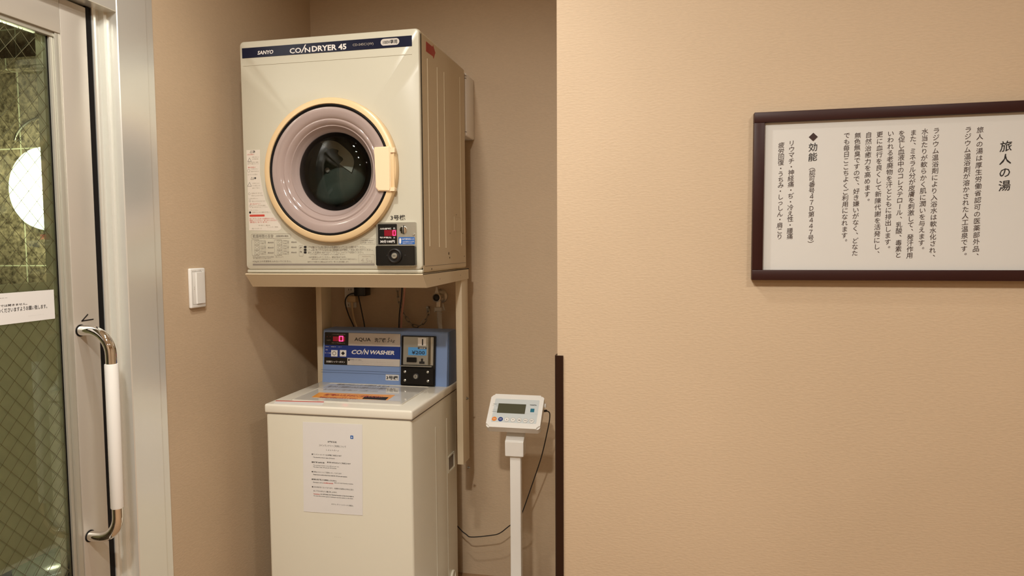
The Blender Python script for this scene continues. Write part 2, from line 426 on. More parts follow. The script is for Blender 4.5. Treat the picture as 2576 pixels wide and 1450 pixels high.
# ---- steel casing of the door (profile in plan, tall)
def profile(bm, pts, z0, z1): prism(bm, [(x, y, z0) for x, y in pts], (0, 0, z1 - z0))
bm = new()
profile(bm, [(-1.601, 1.584), (-1.4975, 1.584), (-1.4965, 1.588), (-1.4975, 1.596), (-1.507, 1.600), (-1.507, 1.615), (-1.4935, 1.619), (-1.4925, 1.628), (-1.4780, 1.6285),
             (-1.4625, 1.6300), (-1.4605, 1.6325), (-1.4605, 1.739), (-1.4625, 1.7415), (-1.4675, 1.7425), (-1.4675, 1.7735), (-1.4713, 1.7735), (-1.601, 1.7735)], 0, 2.30)
struct('trim_2', bm, M['steel'], 'brushed steel door casing between the glass door and the wallpaper')
bm = new(); box(bm, -1.601, -1.4605, 0.30, 1.6288, 2.046, 2.30, 0.002)
struct('trim_3', bm, M['steel'], 'brushed steel header above the glass door')
bm = new(); box(bm, -1.601, -1.4605, 0.20, 0.30, 0, 2.30, 0.002)
struct('trim_4', bm, M['steel'], 'brushed steel door casing on the near side')

# ---- glass door
door = thing('door_1', 'steel framed wired glass door with a frosted band at the left edge of the photo', None, (DX, 0.95, 0), kind='structure')
def zl(px, py, X=DX): return planeX(X).uv(px, py)
GT = 1.948    # glass top
def f(bm): box(bm, DX - .04, DX, 1.4850, 1.5665, 0.012, 2.040, 0.0015)
part('stile', M['alu'], door, f)
def f(bm): box(bm, DX - .04, DX, 0.34, 0.44, 0.012, 2.040, 0.0015)
part('stile', M['alu'], door, f)
def f(bm): box(bm, DX - .04, DX, 0.4405, 1.4840, GT, 2.040, 0.0015)
part('top_rail', M['alu'], door, f)
def f(bm): box(bm, DX - .04, DX, 0.4405, 1.4840, 0.012, 0.16, 0.0015)
part('bottom_rail', M['alu'], door, f)
def f(bm):
    box(bm, DX - .030, DX - .003, 1.4700, 1.4845, 0.16, GT, 0.001); box(bm, DX - .025, DX - .009, 1.4600, 1.4700, 0.16, GT, 0.002)
    box(bm, DX - .030, DX - .006, 0.4405, 1.4700, GT - .012, GT, 0.001)
part('glazing_bead', M['steel_d'], door, f)
def f(bm): box(bm, DX - .018, DX - .0160, 1.4580, 1.4600, 0.16, GT - .012)
part('gasket', M['rubber'], door, f)
def f(bm): box(bm, DX - .045, DX - .0005, 1.5670, 1.5838, 0.012, 2.044)
part('edge_seal', M['rubber'], door, f)
GX = DX - .020
def f(bm): box(bm, GX - .003, GX + .003, 0.442, 1.4650, 0.162, GT - .001)
part('glass_pane', M['glass'], door, f, smooth=False)
zt = H + planeX(GX).uv(147, 708)[1] - H; zb = planeX(GX).uv(187, 1357)[1]
def f(bm):
    x = GX - .0046
    box(bm, x, x + .001, 0.446, 1.4600, zb, zt); box(bm, x, x + .001, 1.4330, 1.4600, zt, GT); box(bm, x, x + .001, 1.4330, 1.4600, 0.164, zb)
    box(bm, x, x + .001, 0.446, 0.470, zt, GT)
part('frosted_film', M['frost'], door, f, smooth=False)
def f(bm):                         # diamond wire mesh inside the pane
    y0, y1, z0, z1 = 0.445, 1.4560, 0.165, GT - .013; s = 0.042; k = 1.15; x = GX
    c = -60
    while c < 120:
        for sg in (1, -1):
            off = c * s * k
            pts = []
            # line z = z0 + off + sg*k*(y-y0)
            za = z0 + off; zb_ = z0 + off + sg * k * (y1 - y0)
            ya, yb = y0, y1
            if sg > 0:
                if za < z0: ya = y0 + (z0 - za) / k; za = z0
                if zb_ > z1: yb = y1 - (zb_ - z1) / k; zb_ = z1
            else:
                if za > z1: ya = y0 + (za - z1) / k; za = z1
                if zb_ < z0: yb = y1 - (z0 - zb_) / k; zb_ = z0
            if yb - ya > 0.01 and z0 - 1e-6 <= za <= z1 + 1e-6 and yb > 1.0:
                a = Vector((x, ya, za)); b = Vector((x, yb, zb_))
                t = (b - a).normalized().cross(Vector((1, 0, 0))) * 0.0005
                prism(bm, [a - t, b - t, b + t, a + t], (0.0008, 0, 0))
        c += 1
part('wire_mesh', M['wire'], door, f, smooth=False)
# handle
hz1, hz0 = H - .217, H - .775
hy = 1.503; hx = -1.408
def bend(c, a, b, r, n=8):            # quarter bend around corner c between directions a (incoming side) and b (outgoing side)
    out = []
    for i in range(n + 1):
        t = math.pi / 2 * i / n
        out.append(Vector(c) + Vector(a) * r * (1 - math.sin(t)) + Vector(b) * r * (1 - math.cos(t)))
    return out
def f(bm):
    pts = [Vector((DX, hy, hz1))] + bend((hx, hy, hz1), (-1, 0, 0), (0, 0, -1), 0.062) + bend((hx, hy, hz0), (0, 0, 1), (-1, 0, 0), 0.062) + [Vector((DX, hy, hz0))]
    tube(bm, pts, 0.0138, 24)
hd = part('door_handle', M['chrome'], door, f); hd['label'] = 'chrome pull bar with a white sleeve'
def f(bm): tube(bm, [(hx, hy, H - .303), (hx, hy, H - .305), (hx, hy, H - .688), (hx, hy, H - .690)], [0.0158, 0.0166, 0.0166, 0.0158], 28)
sub('grip_sleeve', M['white'], hd, f)['label'] = 'white sleeve around the bar'
for z in (hz1, hz0):
    def f(bm): lathe(bm, planeX(DX), hy, z, [(0.0138, 0.0), (0.0160, 0.0005), (0.0160, 0.0018), (0.0139, 0.0022)], 24)
    sub('mount_ring', M['rubber'], hd, f)
pS = planeX(DX)
def f(bm):
    a, b, c = pS.uv(221, 791), pS.uv(206, 808), pS.uv(235, 803.5)
    for p, q in ((b, a), (b, c)):
        p, q = Vector(p), Vector(q); t = (q - p).normalized(); n_ = Vector((-t.y, t.x)) * 0.0016
        e = p - t * 0.0016
        plate_uv(bm, pS, [tuple(e - n_), tuple(q - n_), tuple(q + n_), tuple(e + n_)], 0.0001, 0.0006)
part('arrow_mark', M['lettk'], door, f, smooth=False)['label'] = 'black angle mark above the handle'

# ---- room beyond the glass
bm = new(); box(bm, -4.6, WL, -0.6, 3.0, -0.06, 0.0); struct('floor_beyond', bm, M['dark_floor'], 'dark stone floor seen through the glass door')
bpy.data.objects['floor'].location.x = 0
bm = new(); box(bm, -4.6, WL - .13, 2.9, 3.0, 0, 2.7)
struct('wall_beyond', bm, M['granite'], 'mottled dark granite tiled wall seen through the glass door')
bm = new(); box(bm, -4.6, WL - .13, 2.84, 2.9, H + .895, H + .955, 0.004)
struct('trim_5', bm, M['granite'], 'granite ledge across the tiled wall beyond the glass')
bm = new(); box(bm, -4.7, -4.6, -0.6, 3.0, 0, 2.7); box(bm, -4.6, WL - .13, -0.7, -0.6, 0, 2.7)
struct('wall_far', bm, M['granite'], 'granite wall of the space beyond the glass door')
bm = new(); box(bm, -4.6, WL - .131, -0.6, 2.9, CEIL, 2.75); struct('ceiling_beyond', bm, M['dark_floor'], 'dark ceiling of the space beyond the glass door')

gl = thing('globe_lamp', 'large glowing round milk glass wall lamp seen through the glass door', 'lamp', (-3.07, 2.9, H + .30))
P29 = planeY(2.899)
def f(bm): lathe(bm, P29, -3.00, H + .30, [(0.0, 0.0), (0.10, 0.0), (0.10, 0.03), (0.0, 0.03)], 48)
part('wall_mount', M['steel_d'], gl, f)
def f(bm): lathe(bm, P29, -3.00, H + .30, [(0.10, 0.03), (0.19, 0.040), (0.207, 0.060), (0.200, 0.082), (0.17, 0.103), (0.10, 0.120), (0, 0.126)], 64)
part('glass_shade', M['globe'], gl, f)
l = bpy.data.lights.new('globe_light', 'POINT'); l.energy = 26; l.color = (1.0, 0.95, 0.68); l.shadow_soft_size = 0.15
o = bpy.data.objects.new('globe_light', l); o.location = (-3.00, 2.55, H + .30); COL.objects.link(o)
ob = thing('metal_arc', 'thin brass arc above the globe lamp beyond the glass', 'ring', (-3.0, 2.9, H + .62))  # curved metal bar fixed to the wall above the lamp
def f(bm):
    pts = [Vector((-3.02 + 0.20 * math.cos(a), 2.87, H + .50 + 0.16 * math.sin(a))) for a in [math.radians(20 + 140 * i / 24) for i in range(25)]]
    tube(bm, [Vector((pts[0].x, 2.9, pts[0].z))] + pts + [Vector((pts[-1].x, 2.9, pts[-1].z))], 0.006, 10)
part('ring_bar', M['zinc'], ob, f)
fl = thing('edge_glint_tubes', 'slim glowing twin tubes added for the bright reflection along the top of the glass', 'lamp', (-2.5, 2.0, 2.62))  # glowing tubes added to give the bright bars along the glass top edge
def f(bm): box(bm, -2.56, -2.44, 1.35, 2.43, H + .97, 2.62, 0.004)
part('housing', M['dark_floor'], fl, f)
for dx in (-.035, .035):
    def f(bm): tube(bm, [(-2.5 + dx, 1.38, H + .945), (-2.5 + dx, 2.40, H + .945)], 0.012, 14)
    part('tube', M['tubel'], fl, f)
l = bpy.data.lights.new('edge_glint_light', 'AREA'); l.shape = 'RECTANGLE'; l.size = 0.1; l.size_y = 1.0; l.energy = 3; l.color = (0.95, 1.0, 0.85)  # light added to go with the glowing tubes
o = bpy.data.objects.new('edge_glint_light', l); o.location = (-2.5, 1.9, H + .925); COL.objects.link(o)
pt = thing('ceramic_pot', 'pale green glazed round ceramic pot on the dark floor beyond the glass', 'pot', (-2.05, 1.93, 0))
PZ = Plane((-2.05, 1.93, 0), (1, 0, 0), (0, 1, 0))
def f(bm): lathe(bm, PZ, 0, 0, [(0, 0), (0.12, 0), (0.16, 0.03), (0.19, 0.11), (0.19, 0.19), (0.172, 0.245), (0.135, 0.277), (0.133, 0.294), (0.141, 0.304), (0.128, 0.316), (0.0, 0.319)], 48)
part('pot_body', M['pot'], pt, f, ang=60)

# ---- notice on the glass
pg = planeX(GX + .004)
no = thing('paper_notice', 'small white paper notice with black Japanese lines taped to the frosted glass', 'notice', (GX + .004, 1.3, H - .12))
u1, v1 = pg.uv(134.5, 729); _, v0 = pg.uv(136.5, 802); u0 = 1.12
def f(bm): plate_uv(bm, pg, [(u0, v0), (u1, v0), (u1, v1), (u0, v1)], 0.0, 0.0006)
part('paper_sheet', M['paper'], no, f, smooth=False)
def lines(rows, pl, h=0.0007, bold=0.0):
    def f(bm):
        for r in rows:
            text(bm, pl, r[0], *r[1:5], h=h, bold=bold)
    return f
letters('print', lines([('お客様各位', -20, 753, 18, 749), ('ロビーでは自動では開きません。', -70, 774, 68, 767), ('お手数ですが必ず最後までお閉めくださいますようお願い致します。', -130, 789, 118, 776), ('ホテルグリーンパーク', 70, 796, 110, 791)], pg, h=0.0009, bold=0.01), M['lettk'], no)

# ---- light switch
sw = thing('light_switch', 'white rocker light switch on the tan wall left of the machines', 'light switch', (WL, 1.92, H - .13))
pw = planeX(WL)
a = pw.uv(470.5, 676); b = pw.uv(512, 772)
def f(bm):
    u0, u1, v0, v1 = a[0], b[0], b[1], a[1]
    box(bm, WL, WL + .0115, u0, u1, v0, v1, 0.0045, 3)
part('wall_plate', M['white'], sw, f)
su0, sv1 = pw.uv(484.5, 686); su1, sv0 = pw.uv(508, 762)
def f(bm):
    prism(bm, [(WL + .0105, su0, sv0), (WL + .0145, su0, sv0), (WL + .0150, (su0 + su1) / 2, sv0), (WL + .0135, su1, sv0), (WL + .0105, su1, sv0)], (0, 0, sv1 - sv0))
rk = part('rocker', M['white'], sw, f)
pk = planeX(WL + .0152)
def f(bm):
    for y in (723, 727.5): u, v = pk.uv(489, y); disc(bm, pk, u, v, 0.0011, 0, 0.0003, 12)
sub('marking', M['lettg'], rk, f)
def f(bm): outline(bm, planeX(WL + .0115), 482.5, 684, 510, 764, 0.0007, 0.0, 0.0003, 0.001)
part('rocker_gap', M['lettg'], sw, f)
letters('print', lines([('マッサージ室', 481, 683, 505, 679)], planeX(WL + .0115), h=0.0003), M['lettlg'], sw)

# ================================================================= DRYER
DF = 2.071; DL, DR = -1.3814, -0.7474; DB, DT = H - .0877, H + .6867; DBK = 2.573
dry = thing('coin_dryer', 'cream coin operated clothes dryer with round door, standing on the stand above the washer', 'clothes dryer', (DL, DF, DB))
def vert_e(e): a_, b_ = e.verts; return abs(a_.co.z - b_.co.z) > 0.1
def f(bm):
    O_ = rr(DL, DR, DB, DT, 0.012, 6); I_ = rr(DL + .0015, DR - .0015, DB + .0015, DT - .0015, 0.0105, 6); n = len(O_)
    a_ = [bm.verts.new((x, DF + .012, z)) for x, z in O_]; b_ = [bm.verts.new((x, DBK, z)) for x, z in O_]
    c_ = [bm.verts.new((x, DF + .012, z)) for x, z in I_]; d_ = [bm.verts.new((x, DBK - .002, z)) for x, z in I_]
    for i in range(n):
        j = (i + 1) % n
        bm.faces.new((a_[i], a_[j], b_[j], b_[i])); bm.faces.new((c_[j], c_[i], d_[i], d_[j])); bm.faces.new((a_[j], a_[i], c_[i], c_[j]))
    bm.faces.new(b_); bm.faces.new(d_[::-1])
part('cabinet', M['enamel2'], dry, f)
RC = (-1.0555, H + .249)         # centre of the door
def f(bm):                        # front panel with a round opening
    n = 96; R = 0.226; r = 0.014
    O = rr(DL, DR, DB + .012, DT, r, 8)
    # outer skin: front ring of quads between the circle and the outline
    def oz(a):
        dx, dz = math.cos(a), math.sin(a); best = 1e9
        L = len(O)
        for i in range(L):
            p = O[i]; q = O[(i + 1) % L]; ex, ez = q[0] - p[0], q[1] - p[1]
            den = dx * ez - dz * ex
            if abs(den) < 1e-12: continue
            t = ((p[0] - RC[0]) * ez - (p[1] - RC[1]) * ex) / den; s = ((p[0] - RC[0]) * dz - (p[1] - RC[1]) * dx) / den
            if t > 0 and -1e-6 <= s <= 1 + 1e-6: best = min(best, t)
        return best
    angs = sorted(set([2 * math.pi * i / n for i in range(n)] + [math.atan2(p[1] - RC[1], p[0] - RC[0]) % (2 * math.pi) for p in O]))
    bi, ci, co, bo, ii = [], [], [], [], []
    for a_ in angs:
        t = oz(a_); c_, s_ = math.cos(a_), math.sin(a_)
        ci.append(bm.verts.new((RC[0] + R * c_, DF, RC[1] + R * s_))); ii.append(bm.verts.new((RC[0] + R * c_, DF + .03, RC[1] + R * s_)))
        k = t - 0.005
        co.append(bm.verts.new((RC[0] + k * c_, DF, RC[1] + k * s_)))
        bi.append(bm.verts.new((RC[0] + (t - .0015) * c_, DF + .002, RC[1] + (t - .0015) * s_)))
        bo.append(bm.verts.new((RC[0] + t * c_, DF + .006, RC[1] + t * s_)))
    bk = [bm.verts.new((v.co.x, DF + .020, v.co.z)) for v in bo]
    N = len(angs)
    for i in range(N):
        j = (i + 1) % N
        for A, B in ((ii, ci), (ci, co), (co, bi), (bi, bo), (bo, bk)): bm.faces.new((A[i], A[j], B[j], B[i]))
fp = part('front_panel', M['enamel'], dry, f, ang=40)
def f(bm): box(bm, DL + .004, DR - .002, DF + .001, DF + .02, DB, DB + .0105, 0.003, 2)
def f(bm): box(bm, DL + .002, DR, DF + .0015, DF + .02, DB + .001, DB + .0125, 0.004, 2)
part('plinth_strip', M['enamel'], dry, f)
pf = planeY(DF)
def f(bm):
    u0, v0 = pf.uv(612, 166); u1, _ = pf.uv(1036, 140)
    plate_uv(bm, pf, rr(u0, u1, v0 - .001, v0 + .0012, 0.001), 0.0, 0.0012)
sub('styling_line', M['enamel'], fp, f)
# name strip
ns_pl = planeY(DF)
u0, v1 = pf.uv(609, 122); u1, v0 = pf.uv(1036.5, 116)
_, v1b = pf.uv(1036.5, 93.5)
v1 = max(v1, v1b); v0 = min(pf.uv(609, 142.5)[1], v0)
ns = part('name_strip', M['navy'], dry, lambda bm: plate_uv(bm, pf, rr(u0, u1, v0, v1, 0.001), 0.0, 0.0012))
ns['label'] = 'navy strip with white lettering'
NSV = (v0, v1)
def ntext(bm, s, x0, x1, a0, a1, **k):       # text on the strip: a0..a1 as fractions of its height
    yy = 120
    ua, _ = pf.uv(x0, yy); ub, _ = pf.uv(x1, yy); d = NSV[1] - NSV[0]
    text_uv(bm, pf, s, ua, ub, NSV[0] + a0 * d, NSV[0] + a1 * d, h=0.0016, **k)
def f(bm):
    ntext(bm, 'SANYO', 648, 688, .24, .62, bold=0.03, shear=0.15)
    ntext(bm, 'CO', 729, 758, .12, .64, bold=0.02); ntext(bm, 'I', 757, 771, .12, .90, bold=0.0, shear=0.55); ntext(bm, 'N', 767, 781, .12, .60, bold=0.02)
    ntext(bm, 'DRYER 45', 785, 872, .14, .70, bold=0.03)
letters('lettering', f, M['lettw'], dry)
def f(bm): ntext(bm, 'CD-S45C1(W)', 888, 940, .32, .62)
letters('lettering', f, M['lettlg'], dry)
ua, _ = pf.uv(958, 108); ub, _ = pf.uv(1005, 108); dd = NSV[1] - NSV[0]
pill = part('badge', M['grayp'], dry, lambda bm: plate_uv(bm, pf, rr(ua, ub, NSV[0] + .22 * dd, NSV[0] + .86 * dd, .02), .0012, .0016))
letters('lettering', lambda bm: text_uv(bm, pf, '100V専用', ua + .008, ub - .007, NSV[0] + .34 * dd, NSV[0] + .74 * dd, h=0.0019, bold=0.02), M['lettk'], dry)

# round door: yellowed outer ring, black gasket, ridged mauve bowl, dark window
dd_ = thing  # keep name
def f(bm): lathe(bm, pf, RC[0], RC[1], [(0.222, -0.02), (0.2345, 0.0), (0.2345, 0.016), (0.232, 0.022), (0.227, 0.025), (0.214, 0.026), (0.2115, 0.022), (0.2115, -0.02), (0.222, -0.02)], 96)
rg = part('door_ring', M['yellow'], dry, f); rg['label'] = 'round yellowed door ring'
def f(bm): lathe(bm, pf, RC[0], RC[1], [(0.2120, 0.012), (0.2120, 0.0235), (0.2085, 0.0255), (0.2045, 0.0235), (0.2040, 0.0120), (0.2120, 0.012)], 96)
sub('gasket', M['rubber'], rg, f)
def f(bm): lathe(bm, pf, RC[0], RC[1], [(0.2045, 0.012), (0.2040, 0.0215), (0.198, 0.0225), (0.182, 0.021), (0.172, 0.017), (0.168, 0.0125), (0.165, 0.0145), (0.161, 0.0140), (0.152, 0.004), (0.149, 0.000), (0.146, 0.001), (0.140, -0.008), (0.136, -0.014), (0.130, -0.020), (0.128, -0.024)], 96)
bw = sub('door_bowl', M['mauve'], rg, f, ang=50); bw['label'] = 'ridged mauve plastic bowl'
def f(bm): lathe(bm, pf, RC[0], RC[1] , [(0.129, -0.022), (0.122, -0.014), (0.10, -0.004), (0.06, 0.008), (0.03, 0.0125), (0.0, 0.014)], 72)
sub('window_glass', M['dglass'], rg, f)
def f(bm): lathe(bm, pf, RC[0], RC[1], [(0.130, -0.022), (0.150, -0.024), (0.215, -0.03), (0.215, -0.36), (0.205, -0.38), (0.13, -0.385), (0.12, -0.37), (0.04, -0.36), (0.0, -0.36)], 72)
part('drum', M['drum'], dry, f)
PD = planeY(DF + .26)
FU, FV = PD.uv(836, 431)      # middle of the drum's rear cover, on its own plane
def f(bm): lathe(bm, PD, FU, FV, [(0.125, -0.02), (0.122, 0.004), (0.10, 0.020), (0.03, 0.032), (0.0, 0.033)], 48)
fi = part('drum_filter', M['drumfil'], dry, f, ang=60)
def f(bm):  # pale crescent, the window's greenish reflection put in as colour
    P = []
    cx, cz = FU, FV + .01
    o_ = [(math.cos(math.radians(a_)) * (0.098 + 0.006 * math.sin(a_ * .09)), math.sin(math.radians(a_)) * 0.098) for a_ in range(-12, 112, 6)]
    i_ = [(0.020 + math.cos(math.radians(a_)) * (0.034 + 0.008 * math.sin(a_ * .13)), 0.018 + math.sin(math.radians(a_)) * 0.050) for a_ in range(112, -13, -6)]
    n = len(o_)
    for k in range(n - 1):
        q = [o_[k], o_[k + 1], i_[n - 2 - k], i_[n - 1 - k]]
        vs = []
        for x, z in q:
            rr_ = math.hypot(x, z); h = 0.0345 - 0.14 * max(0, rr_ - .02) ** 1.0 * 1.0
            vs.append(bm.verts.new(PD.at(cx + x, cz + z, max(h, 0.02) + .006)))
        bm.faces.new(vs)
sub('reflection_patch', M['reflpale'], fi, f)
def f(bm): lathe(bm, PD, FU, FV, [(0.009, 0.03), (0.009, 0.040), (0.005, 0.044), (0, 0.045)], 20)
sub('filter_knob', M['white'], fi, f)
# door handle block
ph = planeY(DF - .026)
def f(bm):
    u0, v1 = ph.uv(942, 371); u1, v0 = ph.uv(984, 482)
    pts = [(u0 + .001, v1), (u1 - .002, v1 + .001), (u1 + .001, v1 - .01), (u1 + .001, v0 + .01), (u1 - .002, v0 - .0), (u0 + .012, v0 + .002), (u0 + .003, v0 + .014), (u0 + .006, (v0 + v1) / 2 + .01), (u0 - .001, v1 - .012)]
    plate_uv(bm, ph, pts, -0.012, 0.006)
    bmesh.ops.bevel(bm, geom=[e for e in bm.edges if all(abs((v.co - ph.o).dot(ph.n) - .006) < 1e-5 for v in e.verts)], offset=0.003, segments=3, affect='EDGES')
hg = part('door_handle', M['handle'], dry, f, ang=30); hg['label'] = 'peach plastic door handle'
def f(bm):
    u0, v1 = ph.uv(988, 374); u1, v0 = ph.uv(993, 474)
    plate_uv(bm, ph, rr(u0, u1, v0, v1, 0.002), -0.006, 0.001)
sub('finger_slot', M['yellow'], hg, f)
for (xa, ya, xb, yb) in ((983, 372, 994, 384), (983, 472, 994, 481)):
    def f(bm):
        u0, v1 = ph.uv(xa, ya); u1, v0 = ph.uv(xb, yb)
        plate_uv(bm, ph, rr(u0, u1, v0, v1, 0.002), -0.012, 0.004)
    sub('hinge_block', M['handle'], hg, f)

# coin box on the dryer
def f(bm): plate(bm, pf, 947.5, 560.5, 1050, 670, 0.0, 0.006, 0.005)
cb = part('coin_plate', M['silver'], dry, f); cb['label'] = 'silver coin acceptor plate'
pc = planeY(DF - .006)
def f(bm): plate(bm, pc, 951, 564.5, 999, 615, 0, .0015, .002)
sub('display_window', M['black'], cb, f)
def f(bm): plate(bm, pc, 967, 579, 998, 594, .0015, .0018)
sub('led_window', M['leddim'], cb, f, smooth=False)
def seg0(bm, pl, x0, y0, x1, y1, w, h):       # seven-segment zero
    u0, v1 = pl.uv(x0, y0); u1, v0 = pl.uv(x1, y1); u0 += .0; s = .12 * (u1 - u0)
    vm = (v0 + v1) / 2
    for (a_, b_, c_, d_) in ((u0, u0 + w, vm + .0004, v1), (u0, u0 + w, v0, vm - .0004), (u1 - w, u1, vm + .0004, v1), (u1 - w, u1, v0, vm - .0004), (u0 + w, u1 - w, v1 - w, v1), (u0 + w, u1 - w, v0, v0 + w)):
        plate_uv(bm, pl, [(a_, c_), (b_, c_), (b_, d_), (a_, d_)], h, h + .0003)
sub('digit', M['led'], cb, lambda bm: seg0(bm, pc, 988.5, 580, 996, 593, .0016, .0018), smooth=False)
def f(bm):
    text(bm, pc, '入れた合計金額', 956, 573.5, 985, 578, h=.0018, bold=.03); text(bm, pc, '円', 990, 573, 994.5, 578, h=.0018)
    text(bm, pc, '残り時間(分)', 956, 596, 985, 600.5, h=.0018, bold=.02); text(bm, pc, '分', 990, 596, 994.5, 600.5, h=.0018)
    text(bm, pc, '30分100円', 957, 604.5, 993.5, 611.5, h=.0018, bold=.03)
letters('lettering', f, M['lettw'], dry)
def f(bm):
    u, v = pc.uv(1015, 579); lathe(bm, pc, u, v, [(0, .004), (.0095, .004), (.0115, .0035), (.0125, .0015), (.0125, 0)], 32)
sub('coin_slot_disc', M['chrome'], cb, f)
sub('coin_slot', M['rubber'], cb, lambda bm: plate(bm, pc, 1015.3, 567.5, 1017.7, 589, .0038, .0046))
sub('return_button', M['silver'], cb, lambda bm: lathe(bm, pc, *pc.uv(1040, 590), [(0, .003), (.0040, .003), (.0048, .002), (.0048, 0)], 24))
sub('blue_label', M['labblue'], cb, lambda bm: plate(bm, pc, 1003, 597, 1043.5, 615, 0, .0008, .002))
def f(bm):
    text(bm, pc, '100円硬貨投入口', 1011, 599.5, 1042, 604, h=.0012); text(bm, pc, '100円硬貨のみ使用', 1013, 607, 1042, 609.5, h=.0012); text(bm, pc, '使用できます', 1013, 611, 1038, 613.5, h=.0012)
    pts = [pc.uv(*q) for q in ((1007, 598.5), (1009.5, 602), (1009.5, 611), (1007, 614.5), (1004.8, 611), (1004.8, 602))]
    vs = [bm.verts.new(pc.at(*q, .0012)) for q in pts]; bm.faces.new(vs)
letters('lettering', f, M['lettw'], dry)
def f(bm):
    u0, u1, v0, v1 = plate(bm, pc, 949.5, 619, 1048, 668, 0, .016, .004)
    bmesh.ops.bevel(bm, geom=[e for e in bm.edges if all(abs((v.co - pc.o).dot(pc.n) - .016) < 1e-5 for v in e.verts)], offset=.002, segments=2, affect='EDGES')
lb = part('lock_box', M['black'], dry, f, ang=30); lb['label'] = 'black cash box cover with a round lock'
pb = planeY(DF - .022); lu, lv = pb.uv(994, 644)
def f(bm): lathe(bm, pb, lu, lv, [(.0235, 0), (.0235, .005), (.020, .0075), (.017, .005), (.0155, .001), (0, .001)], 40)
sub('lock_collar', M['blackm'], lb, f)
def f(bm): lathe(bm, pb, lu - .001, lv, [(.0095, .001), (.0095, .006), (.0080, .0075), (0, .0075)], 28)
sub('lock_cylinder', M['silver'], lb, f)
sub('keyhole', M['rubber'], lb, lambda bm: plate_uv(bm, pb, rr(lu - .005, lu + .004, lv - .0008, lv + .0008, .0005), .0076, .0079))
for x in (974, 1019):
    sub('rivet', M['blackm'], lb, lambda bm: lathe(bm, pb, *pb.uv(x, 643), [(.003, 0), (.0028, .001), (0, .0014)], 16))
letters('lettering', lines([('3号機', 982.5, 541.5, 1020, 554)], pf, bold=.015), M['lettk'], dry)

# warning label down the left side of the front
def f(bm):
    P = [pf.uv(*q) for q in ((620, 378), (654, 377), (654, 440), (661, 478), (668, 505), (684, 536), (706, 560), (707, 577), (700, 581), (627, 580))]
    plate_uv(bm, pf, P, 0.0, .0005)
wl_ = part('warning_label', M['labw'], dry, f, smooth=False); wl_['label'] = 'white warning label with small red and black print'
def f(bm):
    text(bm, pf, '警告', 636, 379, 642, 384.5, bold=.04); text(bm, pf, '注意', 638, 446, 645, 452, bold=.04)
    for (x, y, r) in ((632, 382, 3), (634, 449, 3), (628, 402, 4.5), (628, 464, 5)):
        pts = [pf.uv(x, y - r), pf.uv(x - r, y + r), pf.uv(x + r, y + r)]
        for i in range(3):
            a_, b_ = Vector(pts[i]), Vector(pts[(i + 1) % 3]); t = (b_ - a_).normalized(); n_ = Vector((-t.y, t.x)) * .0004
            vs = [bm.verts.new(pf.at(*q, .0008)) for q in (a_ - n_, b_ - n_, b_ + n_, a_ + n_)]; bm.faces.new(vs)
    for (x, y, r) in ((626, 430, 4), (627.5, 488, 3), (629, 506, 3), (630, 519, 3)):
        u, v = pf.uv(x, y)
        for i in range(16):
            a0_, a1_ = 2 * math.pi * i / 16, 2 * math.pi * (i + 1) / 16; R = r * .00125
            vs = [bm.verts.new(pf.at(u + k * math.cos(t), v + k * math.sin(t), .0008)) for k, t in ((R, a0_), (R, a1_), (R - .0005, a1_), (R - .0005, a0_))]; bm.faces.new(vs)
    u, v = pf.uv(629.5, 535); vs = [bm.verts.new(pf.at(u + .0040 * math.cos(i * .5236), v + .0040 * math.sin(i * .5236), .0008)) for i in range(12)]; bm.faces.new(vs)
letters('print', f, M['lettk'], dry)
def f(bm):
    for (s, x0, y0, x1, y1) in (('分解禁止 改造はしない', 634, 394, 652, 397), ('火災や感電の原因', 634, 399, 650, 402), ('修理は販売店へ連絡', 623, 407.5, 650, 410), ('自分で分解しないこと', 623, 411, 651, 414),
                                ('引火物を入れない', 632, 424, 650, 427), ('爆発のおそれがあります', 632, 430, 652, 433), ('油の付いた衣類は', 623, 438, 648, 441),
                                ('お子様を中に入れない', 635, 460, 654, 463), ('やけどの原因になります', 635, 466, 655, 469), ('運転中はドアを開けない', 635, 472, 654, 475), ('乾燥後は早く取り出す', 633, 485, 660, 488), ('回転が止まるまで手を', 633, 491, 662, 494),
                                ('ゴム製品は乾燥しない', 625, 498.5, 650, 501), ('発火のおそれがあります', 634, 505, 668, 508), ('ポケットの中を確認', 634, 516, 668, 519), ('硬い物を取り出してください', 634, 520.5, 676, 523),
                                ('必ず守ってください', 627, 528, 650, 531), ('異常のときは運転を停止し', 635, 533, 682, 536), ('係員に連絡', 650, 566, 680, 568.5), ('フィルター掃除', 672, 570, 700, 573), ('取り外す', 634, 574, 660, 577)):
        text(bm, pf, s, x0, y0, x1, y1)
letters('print', f, M['lettlg'], dry)
def f(bm):
    for (s, x0, y0, x1, y1) in (('火災の危険あり', 622, 387.5, 640, 390.5), ('爆発の危険あり', 624, 420, 643, 423), ('おねがい', 629, 512, 655, 514.5), ('糸くずフィルターは使用のたびに', 628, 549, 690, 552), ('掃除してください。目づまりは火災の', 628, 553.5, 696, 556.5), ('原因となります。', 629, 558, 675, 561)):
        text(bm, pf, s, x0, y0, x1, y1)
    u0, v1 = pf.uv(628, 540.5); u1, v0 = pf.uv(666, 545)
    bm2 = [bm.verts.new(pf.at(*q, .0008)) for q in rr(u0, u1, v0, v1, .002)]; bm.faces.new(bm2)
letters('print', f, M['lettr'], dry)
